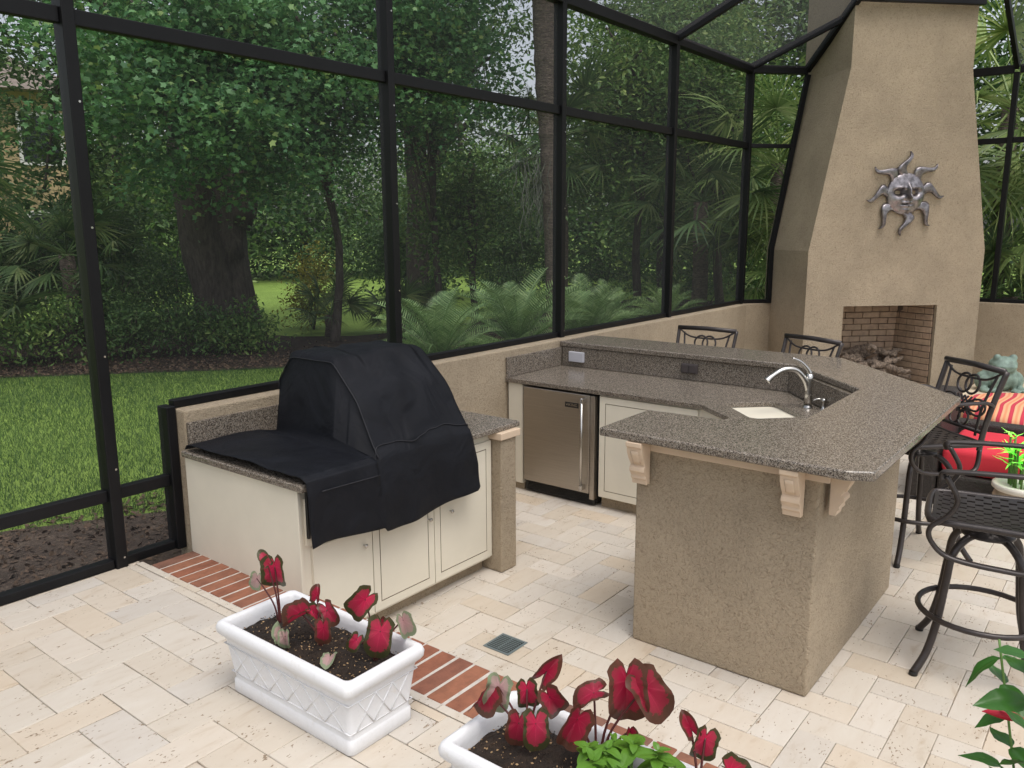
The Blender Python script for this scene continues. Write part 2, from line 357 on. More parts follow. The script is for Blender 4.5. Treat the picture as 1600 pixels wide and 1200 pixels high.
def tube_data(pts, r, seg=8, closed=False, flat=None, up=None):
    """r: number or list; flat=(a,b) squashes the section (a along 'up')"""
    P = [Vector(p) for p in pts]; n = len(P); V = []; F = []
    u = None
    for i in range(n):
        if closed: t = (P[(i+1) % n]-P[(i-1) % n])
        else: t = (P[min(i+1, n-1)]-P[max(i-1, 0)])
        t.normalize()
        if up is not None: u = Vector(up); u = u-t*u.dot(t)
        elif u is None:
            u = Vector((0, 0, 1)) if abs(t.z) < 0.9 else Vector((1, 0, 0)); u = u-t*u.dot(t)
        else: u = u-t*u.dot(t)
        u.normalize(); v = t.cross(u)
        rr = r[i] if hasattr(r, '__len__') else r
        a, b = flat if flat else (1, 1)
        for k in range(seg):
            an = 2*PI*k/seg; V.append(P[i]+u*(math.cos(an)*rr*a)+v*(math.sin(an)*rr*b))
    for i in range(n if closed else n-1):
        j = (i+1) % n
        for k in range(seg):
            k2 = (k+1) % seg; F.append((i*seg+k, i*seg+k2, j*seg+k2, j*seg+k))
    if not closed:
        F.append(tuple(range(seg-1, -1, -1))); F.append(tuple((n-1)*seg+k for k in range(seg)))
    return V, F
def merge(parts):
    V = []; F = []
    for v, f in parts:
        o = len(V); V += list(v); F += [tuple(i+o for i in q) for q in f]
    return V, F
def tube(name, pts, r, mat, parent=None, **kw):
    V, F = tube_data(pts, r, **kw); return obj(name, V, F, mat, parent, True)
def lathe_data(prof, seg=24, c=(0, 0, 0)):
    V = []; F = []
    for r, z in prof:
        for k in range(seg): V.append((c[0]+r*math.cos(2*PI*k/seg), c[1]+r*math.sin(2*PI*k/seg), c[2]+z))
    for i in range(len(prof)-1):
        for k in range(seg): k2 = (k+1) % seg; F.append((i*seg+k, i*seg+k2, (i+1)*seg+k2, (i+1)*seg+k))
    return V, F
def copy_tree(o, parent=None):
    c = o.copy(); link(c, parent)
    for ch in list(o.children): copy_tree(ch, c)
    return c
def beam(name, a, b, w_, h_, mat, parent, up=(0, 0, 1)):
    """rectangular bar from a to b, h_ along up"""
    a = Vector(a); b = Vector(b); t = (b-a).normalized(); u = Vector(up); u = (u-t*u.dot(t)).normalized(); v = t.cross(u)
    V = []
    for p in (a, b):
        for s1, s2 in ((-1, -1), (1, -1), (1, 1), (-1, 1)): V.append(p+v*(s1*w_/2)+u*(s2*h_/2))
    F = [(0, 1, 2, 3), (7, 6, 5, 4), (0, 4, 5, 1), (1, 5, 6, 2), (2, 6, 7, 3), (3, 7, 4, 0)]
    bm = bmesh.new(); vs = [bm.verts.new(x) for x in V]
    for f in F: bm.faces.new([vs[i] for i in f])
    bmesh.ops.recalc_face_normals(bm, faces=bm.faces)
    bmesh.ops.bevel(bm, geom=list(bm.edges), offset=0.005, segments=2, affect='EDGES', profile=0.5)
    return bm_obj(name, bm, mat, parent)

# ------------------------------------------------------------------ the setting: ground, floors
S = 0.36; G = 0.25               # upper patio level, lawn level (kitchen floor is 0)
WF = 4.13                        # inner face of the knee wall
gv = [(-200, 4.36, G), (300, 4.36, G), (300, 300, G), (-200, 300, G), (12.45, 4.36, G), (12.45, -120, G), (300, -120, G), (-200, -120, G), (-8, -120, G), (-8, 4.36, G)]
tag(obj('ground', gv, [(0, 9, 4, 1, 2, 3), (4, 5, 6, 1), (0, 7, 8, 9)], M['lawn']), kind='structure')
tag(obj('soil_strip', [(-8, 4.36, G+.004), (2.6, 4.36, G+.004), (5, 4.36, G+.004), (5, 4.75, G+.004), (3.4, 4.95, G+.004), (2.75, 5.15, G+.004), (2.4, 5.35, G+.004), (1.9, 5.62, G+.004), (1.2, 5.8, G+.004), (-8, 6.0, G+.004)],
    [(0, 1, 2, 3, 4, 5, 6, 7, 8, 9)], M['dirt']), kind='structure')
# mulch bed under the trees
edge = [(-4, 15.0), (1.5, 13.0), (3.2, 12.2), (4.2, 11.6), (5.2, 10.75), (6.1, 9.95), (7.0, 9.2), (8.2, 8.6), (9.5, 8.2), (12, 7.9), (16, 7.4), (20, 7)]
far = [(20, 11), (14.2, 11.2), (12.6, 10.9), (11.2, 10.8), (9.7, 11.2), (9.0, 12.0), (8.6, 14.0), (7.2, 17.5), (-4, 21)]
tag(obj('mulch_bed', [(x, y, G+.006) for x, y in edge+far], [tuple(range(len(edge)+len(far)))], M['mulch']), kind='structure')

def paver_mesh(lx, ly, seed):
    r = random.Random(seed); bm = bmesh.new()
    g = 0.0014; bbox(bm, g, lx-g, g, ly-g, -0.03, 0, 0)
    top = [e for e in bm.edges if all(v.co.z > -0.001 for v in e.verts)]
    vert = [e for e in bm.edges if abs(e.verts[0].co.z-e.verts[1].co.z) > 0.01]
    bmesh.ops.bevel(bm, geom=top+vert, offset=0.004, segments=2, affect='EDGES', profile=0.6)
    for v in bm.verts:
        v.co.x += r.uniform(-.0012, .0012); v.co.y += r.uniform(-.0012, .0012)
        if v.co.z > -0.001: v.co.z += r.uniform(-.0006, .0006)
    me = bpy.data.meshes.new('paver'); bm.to_mesh(me); bm.free(); me.materials.append(M['trav']); return me
def clip_paver(x0, x1, y0, y1, bx0, bx1, by0, by1):
    return max(x0, bx0), min(x1, bx1), max(y0, by0), min(y1, by1)
def pave(parent, a, ox, oy, k0, z, bounds, score, limit=300, blocked=None):
    """90 degree herringbone of 2a x a stones; the ones showing largest become single objects"""
    bx0, bx1, by0, by1 = bounds
    mH = [paver_mesh(2*a, a, i) for i in range(5)]; mV = [paver_mesh(a, 2*a, 10+i) for i in range(5)]
    full = []; cut = []
    for i in range(int((bx0-ox)/a)-3, int((bx1-ox)/a)+3):
        for j in range(int((by0-oy)/a)-3, int((by1-oy)/a)+3):
            k = (i-j+k0) % 4
            if k not in (0, 3): continue
            x0, y0 = ox+i*a, oy+j*a; x1, y1 = (x0+2*a, y0+a) if k == 0 else (x0+a, y0+2*a)
            cx0, cx1, cy0, cy1 = clip_paver(x0, x1, y0, y1, *bounds)
            if cx1-cx0 < 0.012 or cy1-cy0 < 0.012: continue
            if blocked and blocked((x0+x1)/2, (y0+y1)/2): continue
            whole = abs((cx1-cx0)-(x1-x0)) < 1e-6 and abs((cy1-cy0)-(y1-y0)) < 1e-6
            full.append((score((x0+x1)/2, (y0+y1)/2), whole, k, x0, y0, cx0, cx1, cy0, cy1))
    full.sort(key=lambda t: -t[0])
    bm = bmesh.new()
    for n, (s_, whole, k, x0, y0, cx0, cx1, cy0, cy1) in enumerate(full):
        dz = rnd.uniform(-.0014, .0014)
        if n < limit and s_ > 0:
            if whole:
                o = obj_me('paver', (mH if k == 0 else mV)[rnd.randrange(5)], parent, (x0, y0, z+dz), (rnd.uniform(-.003, .003), rnd.uniform(-.003, .003), rnd.uniform(-.003, .003)))
            else:
                o = obj_me('paver', paver_mesh(cx1-cx0, cy1-cy0, n), parent, (cx0, cy0, z+dz))
        else: bbox(bm, cx0+.002, cx1-.002, cy0+.002, cy1-.002, z-.02, z+dz, 0)
    if len(bm.faces): tag(bm_obj('far_pavers', bm, M['trav'], parent), kind='stuff')
    else: bm.free()
def view_score(z):
    def f(x, y):
        d = Vector((x, y, z-CAM_Z)); dep = d.dot(fw)
        if dep < 0.6: return 0
        px = 800+1276.6*d.dot(r2)/dep; py = 600+1276.6*d.dot(d2)/dep
        if not (-60 < px < 1660 and -60 < py < 1260): return 0
        return 1/dep**3
    return f
up_ = tag(box('patio_floor', -8, 2.06, -8, 4.31, S-.2, S-.012, M['sand'], None, 0), kind='structure')
pave(up_, 0.168, 1.133, 2.572, 3, S, (-1.5, 2.022, -2.0, 4.21), view_score(S))
yy = 4.2
while yy > -2:
    L_ = rnd.uniform(.28, .36); o = obj_me('edge_stone', paver_mesh(.04, L_, int(yy*50)), up_, (2.025, yy-L_, S+.001)); yy -= L_+.002
tag(box('patio_edge_slab', -8, 2.055, 4.215, 4.31, S-.011, S-.002, M['trav'], None, 0.003), kind='structure')
low_ = tag(box('kitchen_floor', 2.35, 12.4, -8, 4.30, -.2, -.012, M['sand'], None, 0), kind='structure')
def under(x, y): return (2.6 < x < 3.6 and y > 3.5) or (x > 5.5 and y > 2.5 and x < 5.9) or (3.8 < x < 4.8 and 1.32 < y < 1.75)
pave(low_, 0.1645, 3.13, 1.013, 0, 0.0, (2.39, 10.5, -1.5, 4.12), view_score(0), blocked=under)
# brick edge of the step down into the kitchen
st = tag(box('step_edge', 2.068, 2.372, -6, WF-.004, -.19, S-.006, M['mortar'], None, 0), kind='structure')
bp_ = 0.094; bmesh_b = None
bm = bmesh.new(); bbox(bm, 0, .297, 0, .079, -.06, 0, .004, 2)
mb = bpy.data.meshes.new('brick'); bm.to_mesh(mb); bm.free(); mb.materials.append(M['brick'])
y = WF-.085; n = 0
while y > -1.2:
    obj_me('brick', mb, st, (2.0715+rnd.uniform(-.002, .002), y, S-.002+rnd.uniform(-.0015, .0015)), (0, 0, rnd.uniform(-.006, .006))); y -= bp_+rnd.uniform(-.002, .002); n += 1
# drain set into the kitchen floor
dr = empty('floor_drain', 'small grey slotted square drain grate set in the travertine floor', 'drain', (3.003, 2.392, 0))
box('frame', 0, .168, 0, .168, .001, .004, M['drain'], dr, 0.001)
box('well', .014, .154, .014, .154, .0045, .0052, M['drainhole'], dr, 0)
for i in range(2):
    for k in range(9):
        x0 = .016+k*.0155; box('bar', x0, x0+.007, .016+i*.07, .080+i*.07, .0055, .009, M['drain'], dr, 0.001, 1)
box('cross_bar', .014, .154, .0805, .0855, .0055, .0095, M['drain'], dr, 0.001, 1)

# ------------------------------------------------------------------ knee walls, hearth ledge
wl = empty('knee_wall', 'tan stucco knee wall under the long run of screens', 'wall', (2.37, WF, 0))
o = box('wall_body', 2.335, 10.17, WF, WF+.16, -.1, 1.165, M['stucco'], wl, 0.012, 3); o.matrix_parent_inverse = wl.matrix_world.inverted(); o.location = (-2.37, -WF, 0)
wr = tag(box('knee_wall', 12.25, 12.42, -8, 2.45, -.1, 1.165, M['stucco'], None, 0.012, 3), 'tan stucco knee wall behind the frog statue', 'wall')
t45 = Vector((1, -1, 0))/math.sqrt(2); n45 = Vector((1, 1, 0))/math.sqrt(2)
c0 = Vector((10.16, WF+.004, 0)); c1 = Vector((10.72, 3.885, 0)); cn = Vector((c0.y-c1.y, c1.x-c0.x, 0)).normalized()*.16
wc = tag(prism('knee_wall', [(c0.x, c0.y), (c1.x, c1.y), (c1.x+cn.x, c1.y+cn.y), (c0.x+cn.x, c0.y+cn.y)], -.1, 1.167, M['stucco'], None, 0.01), 'short angled stucco wall between the long knee wall and the chimney', 'wall')
hl = empty('hearth_ledge', 'low raised ledge with a cream cap under the frog statue', 'ledge')
box('cap', 10.52, 12.246, -4, 1.66, .16, .21, M['hearth'], hl, 0.012, 3)
box('riser', 10.57, 12.246, -4, 1.64, -.02, .1595, M['stucco'], hl, 0)

# ------------------------------------------------------------------ screen enclosure
se = empty('screen_enclosure', 'black aluminium screen enclosure around the patio', 'enclosure', (2.05, 4.25, S))
se_inv = Matrix.Translation((-2.05, -4.25, -S))
def fix(o): o.matrix_parent_inverse = se_inv; return o
K = M['black']; PV = 4.25; EZ = 4.065; MZ = 3.15
PU = [-2.24, -.14, 1.955, 4.05, 6.10, 8.19, 10.22]
for i, u in enumerate(PU):
    z0 = S-.002 if u < 2.3 else 1.166
    fix(beam('post', (u, PV, z0), (u, PV, EZ-.04), .062, .10, K, se, up=(0, 1, 0)))
    if u > -1:
        for zz in (z0+.06, z0+.55, z0+1.15, z0+1.8, z0+2.4):
            if zz < 4: fix(obj('screw', *tube_data([(u+.012, PV-.0495, zz), (u+.012, PV-.0535, zz)], .006, seg=8), M['chrome'], se))
for i in range(len(PU)-1):
    a, b = PU[i]+.032, PU[i+1]-.032
    fix(beam('rail', (a, PV, MZ), (b, PV, MZ), .05, .075, K, se))
    fix(beam('eave_beam', (PU[i]-.03 if i == 0 else PU[i]+.0, PV, EZ), (PU[i+1], PV, EZ), .10-.001*i, .10-.001*i, K, se))
    if PU[i+1] < 2.3:
        fix(beam('rail', (a, PV, .765), (b, PV, .765), .05, .065, K, se)); fix(beam('sill_rail', (a, PV, S+.025), (b, PV, S+.025), .06, .05, K, se))
    elif PU[i] < 2.3:
        fix(beam('rail', (a, PV+.005, .765), (2.275, PV+.005, .765), .05, .065, K, se)); fix(beam('sill_rail', (a, PV+.005, S+.025), (2.275, PV+.005, S+.025), .06, .05, K, se))
        fix(beam('post', (2.303, PV+.005, S-.002), (2.303, PV+.005, 1.185), .055, .10, K, se, up=(0, 1, 0)))
        fix(beam('sill_rail', (2.335, PV+.01, 1.19), (b, PV+.01, 1.19), .06, .045, K, se))
    else: fix(beam('sill_rail', (a, PV+.01, 1.19), (b, PV+.01, 1.19), .06, .045, K, se))
def panel(pts): return fix(obj('screen_panel', pts, [tuple(range(len(pts)))], M['screen'], se))
PZ = PV+.012
for i in range(len(PU)-1):
    a, b = PU[i], PU[i+1]
    zb = S if b < 2.3 else 1.19
    if zb == S: panel([(a, PZ, S), (b, PZ, S), (b, PZ, .765), (a, PZ, .765)]); panel([(a, PZ, .765), (b, PZ, .765), (b, PZ, MZ), (a, PZ, MZ)])
    elif a < 2.3: panel([(a, PZ, S), (2.30, PZ, S), (2.30, PZ, .765), (a, PZ, .765)]); panel([(a, PZ, .765), (2.30, PZ, .765), (2.30, PZ, 1.19), (b, PZ, 1.19), (b, PZ, MZ), (a, PZ, MZ)])
    else: panel([(a, PZ, 1.19), (b, PZ, 1.19), (b, PZ, MZ), (a, PZ, MZ)])
    panel([(a, PZ, MZ), (b, PZ, MZ), (b, PZ, EZ), (a, PZ, EZ)])
SL = 0.43
# sloping roof: rafters rise from the posts, screen between
RV = 3.2
for i, u in enumerate(PU[:-1]):
    fix(beam('rafter', (u, PV-.03, EZ+.03), (u, PV-RV, EZ+RV*SL), .05, .09, K, se))
for i in range(len(PU)-2):
    panel([(PU[i], PV, EZ+.02), (PU[i+1], PV, EZ+.02), (PU[i+1], PV-RV, EZ+.02+RV*SL), (PU[i], PV-RV, EZ+.02+RV*SL)])
A0 = Vector((10.22, PV, EZ)); B0 = Vector((10.775, 3.745, EZ)); Ctop = Vector((10.11, 2.985, 4.665)); Dtop = Vector((11.20, 1.925, 4.665))
fix(beam('eave_beam', A0, B0, .085, .095, K, se)); fix(beam('rafter', B0+Vector((0, 0, .01)), Ctop, .06, .09, K, se))
hipend = B0.lerp(Ctop, .74); fix(beam('hip_rafter', A0+Vector((0, 0, .02)), hipend, .05, .08, K, se))
fix(beam('header_beam', Ctop+Vector((-.03, -.03, 0)), Dtop+Vector((-.03, -.03, 0)), .06, .09, K, se))
panel([A0, B0, hipend]); panel([tuple(A0), tuple(hipend), tuple(Ctop), (8.19, PV-1.7, EZ+1.7*SL), (8.19, PV, EZ)])
# angled bay beside the chimney
q0 = Vector((10.22, PV, 0)); FLq = Vector((9.86, 3.28, 0))
def cs(s_, z): p = FLq+t45*s_+n45*.955; return Vector((p.x, p.y, z))
q1, q2, q3 = cs(-.035, 1.168), cs(-.035, 1.87), cs(.325, EZ-.05)
fix(beam('post', q1, q2, .06, .06, K, se, up=(1, 1, 0))); fix(beam('post', q2-Vector((0, 0, .01)), q3, .06, .06, K, se, up=(1, 1, 0)))
for zz, nm in ((1.192, 'sill_rail'), (MZ, 'rail')):
    e = q1 if zz < 2 else q2.lerp(q3, (MZ-1.87)/(q3.z-1.87))
    fix(beam(nm, (q0.x+.02, q0.y-.02, zz), (e.x, e.y, zz), .05, .05, K, se))
panel([(q0.x, q0.y, 1.19), (q1.x, q1.y, 1.19), tuple(q2), (q3.x, q3.y, EZ), (q0.x, q0.y, EZ)])
# far run, right of the chimney
FU = 12.32; FV = [2.42, 1.66, -.4, -2.5]
for i, v in enumerate(FV):
    if i: fix(beam('post', (FU, v, 1.166), (FU, v, EZ-.04), .062, .10, K, se, up=(1, 0, 0))); fix(beam('rafter', (FU-.03, v, EZ+.03), (FU-3.2, v, EZ+3.2*SL), .05, .09, K, se))
for i in range(len(FV)-1):
    a, b = FV[i], FV[i+1]
    for zz, nm, hh in ((1.19, 'sill_rail', .045), (MZ+.06, 'rail', .07), (EZ, 'eave_beam', .10)): fix(beam(nm, (FU+.004*i, a-.03, zz), (FU+.004*i, b+.03, zz), .055, hh, K, se))
    for z0, z1 in ((1.19, MZ+.06), (MZ+.06, EZ)): panel([(FU+.01, a, z0), (FU+.01, b, z0), (FU+.01, b, z1), (FU+.01, a, z1)])
    if i: panel([(FU, a, EZ+.02), (FU, b, EZ+.02), (FU-3.2, b, EZ+.02+3.2*SL), (FU-3.2, a, EZ+.02+3.2*SL)])

# ------------------------------------------------------------------ fireplace across the corner
FL = Vector((9.86, 3.28, 0))
def fp(s, d, z): p = FL+t45*s+n45*d; return (p.x, p.y, z)
fpz = empty('fireplace', 'tall tapering tan stucco fireplace and chimney built across the corner', 'fireplace', fp(1.125, 0, 0))
fpi = Matrix.Translation(-Vector(fp(1.125, 0, 0)))
W_ = 2.252; s0, s1 = .488, 1.70; zb, zt = .14, 1.202; Z1, Z2, Z3 = 1.86, 3.93, 7.5; DD = 1.15
V = []; F = []
gs = [0, s0, s1, W_]; gz = [-.05, zb, zt, Z1]
for z in gz:
    for s in gs: V.append(fp(s, 0, z))
for r in range(3):
    for c in range(3):
        if not (r == 1 and c == 1): a = r*4+c; F.append((a, a+1, a+5, a+4))
b0 = len(V)
for s, z in ((0, -.05), (W_, -.05), (0, Z1), (W_, Z1)): V.append(fp(s, DD, z))
F += [(0, 4, 8, 12, b0+2, b0), (3, b0+1, b0+3, 15, 11, 7)]
t0 = len(V)
for z, a, b in ((Z2, .375, 1.875), (Z3, .375, 1.875)):
    for s, d in ((a, 0.004), (b, 0.004), (b, DD), (a, DD)): V.append(fp(s, d, z))
F += [(12, 13, 14, 15, t0+1, t0), (15, b0+3, t0+2, t0+1), (b0+2, 12, t0, t0+3), (t0, t0+1, t0+5, t0+4), (t0+1, t0+2, t0+6, t0+5), (t0+3, t0, t0+4, t0+7), (t0+4, t0+5, t0+6, t0+7), (b0+3, b0+2, t0+3, t0+2)]
# reveal of the opening
r0 = len(V)
for s, z in ((s0, zb), (s1, zb), (s1, zt), (s0, zt)): V.append(fp(s, 0, z))
for s, z in ((s0, zb), (s1, zb), (s1, zt), (s0, zt)): V.append(fp(s, .05, z))
for k in range(4): F.append((r0+k, r0+(k+1) % 4, r0+4+(k+1) % 4, r0+4+k))
o = obj('chimney', V, F, M['stucco'], fpz); o.matrix_parent_inverse = fpi
# brick-lined firebox
fb = obj('firebox', [fp(*p) for p in ((s0-.02, .05, zb), (s1+.02, .05, zb), (s1-.2, .62, zb), (s0+.2, .62, zb), (s0-.02, .05, zt+.1), (s1+.02, .05, zt+.1), (s1-.2, .52, zt+.1), (s0+.2, .52, zt+.1))],
         [(0, 1, 2, 3), (2, 3, 7, 6), (1, 2, 6, 5), (3, 0, 4, 7), (4, 5, 6, 7)], M['darkmortar'], fpz); fb.matrix_parent_inverse = fpi
bm = bmesh.new(); bbox(bm, 0, .226, -.02, 0, 0, .07, .004, 1); mfb = bpy.data.meshes.new('brick'); bm.to_mesh(mfb); bm.free(); mfb.materials.append(M['firebrick'])
ang = math.atan2(t45.y, t45.x)
def brickwall(p0, p1, lean, rows):
    p0 = Vector(p0); p1 = Vector(p1); L = (p1-p0).length; d = (p1-p0)/L; az = math.atan2(d.y, d.x)
    for r in range(rows):
        x = -(.117 if r % 2 else 0)
        while x < L-.02:
            xs, xe = max(x, 0), min(x+.226, L)
            if xe-xs > .03:
                q = p0+d*xs; z = zb+.004+r*.078; off = Vector((-d.y, d.x, 0))*(-lean*(z-zb))
                o = obj_me('brick', mfb, fb, (q.x+off.x, q.y+off.y, z), (0, 0, az), ((xe-xs)/.226, 1, 1))
            x += .234
fbp = lambda s, d: Vector(fp(s, d, 0))
fbk = fbp(s0+.2, .60), fbp(s1-.2, .60)
brickwall(fbk[0], fbk[1], .09, 14)
brickwall(fbp(s1-.2, .60), fbp(s1, .055), 0, 14)
brickwall(fbp(s0, .055), fbp(s0+.2, .60), 0, 14)
# driftwood in the firebox
for k in range(24):
    r = random.Random(100+k); a = r.uniform(-.5, .5)+(PI/2 if k % 4 == 3 else 0); L = r.uniform(.3, .62)
    c = fbp(s0+.24+.60*r.random(), .10+.34*r.random()); z = zb+.06+.018*k*r.uniform(.7, 1.15)
    pts = []; d = Vector((math.cos(ang+a), math.sin(ang+a), r.uniform(-.25, .35)))
    for i in range(9):
        t = i/8-.5; pts.append(Vector((c.x, c.y, z))+d*(t*L)+Vector((r.uniform(-1, 1), r.uniform(-1, 1), r.uniform(-1, 1)))*.018)
    Vv, Ff = tube_data(catmull(pts, 3), [r.uniform(.036, .062)*(1-.5*abs(i/24-.5)*2) for i in range(25)], seg=9)
    Vv = [v+Vector((noise.noise(v*17), noise.noise(v*17+Vector((5, 0, 0))), noise.noise(v*17+Vector((0, 9, 0)))))*.022 for v in Vv]
    tag(obj('log', Vv, Ff, M['wood'], None, True), 'gnarled piece of weathered driftwood piled in the firebox', 'log', 'driftwood pile in the firebox')
# metal sun on the chimney
sp = Vector(fp(1.147, 0, 2.524)); sun_o = empty('sun_plaque', 'pewter metal sun face with eight wavy rays hanging on the chimney', 'wall ornament')
sun_o.matrix_world = Matrix(((t45.x, 0, -n45.x, sp.x), (t45.y, 0, -n45.y, sp.y), (0, 1, 0, sp.z), (0, 0, 0, 1)))   # x right, y up, z out
def facez(x, y):
    R = .235; r = math.hypot(x, y)/R; z = .05*math.sqrt(max(0, 1-r*r*.92))
    g = lambda cx, cy, sx, sy, a: a*math.exp(-((x-cx)/sx)**2-((y-cy)/sy)**2)
    z += g(.012, .01, .022, .085, .075)+g(.012, -.045, .035, .022, .045)
    z += g(-.085, .065, .06, .018, .024)+g(.105, .065, .06, .018, .024)
    z -= g(-.085, .018, .052, .034, .10)+g(.105, .018, .052, .034, .10)
    z += g(0, -.105, .05, .012, .022)+g(0, -.14, .045, .013, .022)-g(0, -.122, .055, .009, .05)
    z += g(-.11, -.07, .05, .04, .012)+g(.13, -.07, .05, .04, .012)+g(.0, -.19, .05, .02, .014)
    return z+.018
V = []; F = []; nr, ns = 26, 64
V.append((0, 0, facez(0, 0)))
for i in range(1, nr+1):
    for k in range(ns): r = .235*i/nr; x, y_ = r*math.cos(2*PI*k/ns), r*math.sin(2*PI*k/ns)*1.02; V.append((x, y_, facez(x, y_)))
for k in range(ns): V.append((.235*math.cos(2*PI*k/ns), .24*math.sin(2*PI*k/ns), .004))
for k in range(ns): F.append((0, 1+k, 1+(k+1) % ns))
for i in range(nr):
    for k in range(ns): a = 1+i*ns; F.append((a+k, a+ns+k, a+ns+(k+1) % ns, a+(k+1) % ns))
obj('face', V, F, M['pewter'], sun_o, True)
for k in range(8):
    an = PI/2+k*PI/4+.05; L = .30 if k % 2 else .28
    V = []; F = []; n = 14
    for i in range(n+1):
        t = i/n; r = .205+L*t; sw = .062*math.sin(t*PI*1.75)*(1 if k not in (1, 2, 3) else -1)
        wd = .066*(1-t)**.8*(1+.25*math.sin(t*PI))+.002
        for j, (o_, h) in enumerate(((-1, .012), (-.55, .036), (0, .020), (.55, .036), (1, .012))):
            x, y_ = r, sw+o_*wd; V.append((x*math.cos(an)-y_*math.sin(an), x*math.sin(an)+y_*math.cos(an), h+.02*math.sin(t*PI)))
    for i in range(n):
        for j in range(4): F.append((i*5+j, i*5+5+j, i*5+6+j, i*5+1+j))
    o = obj('ray', V, F, M['pewter'], sun_o, True); md = o.modifiers.new('s', 'SOLIDIFY'); md.thickness = .006

# ------------------------------------------------------------------ grill island
gi = empty('grill_island', 'cream grill cabinet with granite top set against the knee wall', 'cabinet', (2.33, 3.14, 0))
gii = Matrix.Translation((-2.33, -3.14, 0))
def gfix(o): o.matrix_parent_inverse = gii; return o
CZ = .95
gfix(box('cabinet', 2.335, 3.775, 3.145, WF-.003, .085, CZ-.037, M['cream'], gi, 0.003))
gfix(box('side_panel', 2.315, 2.3345, 3.135, WF-.004, -.0, CZ-.038, M['cream'], gi, 0.003))
gfix(box('toe_kick', 2.345, 3.76, 3.205, WF-.01, 0, .0845, M['stucco'], gi, 0))
gfix(box('column', 3.778, 3.93, 3.055, WF-.004, 0, .868, M['stucco'], gi, 0.01, 3))
gfix(box('column_cap', 3.762, 3.955, 3.04, WF-.005, .869, CZ-.037, M['pink'], gi, 0.004))
gfix(box('countertop', 2.295, 3.995, 3.075, WF-.002, CZ-.036, CZ, M['granite'], gi, 0.008, 3))
gfix(box('backsplash', 2.34, 3.98, WF-.022, WF-.001, CZ+.001, CZ+.15, M['granite'], gi, 0.003))
def groove(bm, f):
    old = set(bm.faces)
    for th, d in ((.002, -.007), (.004, 0), (.002, .007)): bmesh.ops.inset_region(bm, faces=[f], thickness=th, depth=d)
    for q in bm.faces:
        if q not in old: q.material_index = 1
def door(name, x0, x1, z0, z1, y, parent, inv, inset=0.0, knob=None):
    """front facing -y with a grooved panel"""
    bm = bmesh.new(); bbox(bm, x0, x1, y-.016, y, z0, z1, 0); bm.normal_update()
    f = min(bm.faces, key=lambda f: f.calc_center_median().y)
    if inset:
        bmesh.ops.inset_region(bm, faces=[f], thickness=inset); groove(bm, f)
    bmesh.ops.recalc_face_normals(bm, faces=bm.faces)
    o = bm_obj(name, bm, M['cream'], parent); o.data.materials.append(M['groove']); o.matrix_parent_inverse = inv
    if knob:
        kx, kz = knob; Vk, Fk = lathe_data([(0, .026), (.008, .026), (.012, .022), (.011, .016), (.005, .012), (.005, 0), (.010, -.002)], 14)
        Vk = [(kx+a, y-.016-c, kz+b) for a, b, c in Vk]
        k = obj('knob', Vk, Fk, M['chrome'], o, True)
    return o
door('drawer_front', 2.352, 2.772, .62, .86, 3.1445, gi, gii)
door('door', 2.385, 2.772, .105, .60, 3.1445, gi, gii, 0, (2.715, .51))
door('door', 2.778, 3.246, .105, .86, 3.1445, gi, gii, .065, (3.205, .51))
door('door', 3.252, 3.768, .105, .86, 3.1445, gi, gii, .065, (3.386, .51))
gfix(box('latch_bar', 2.352, 2.366, 3.112, 3.128, .66, .90, M['plastic'], gi, 0.002))
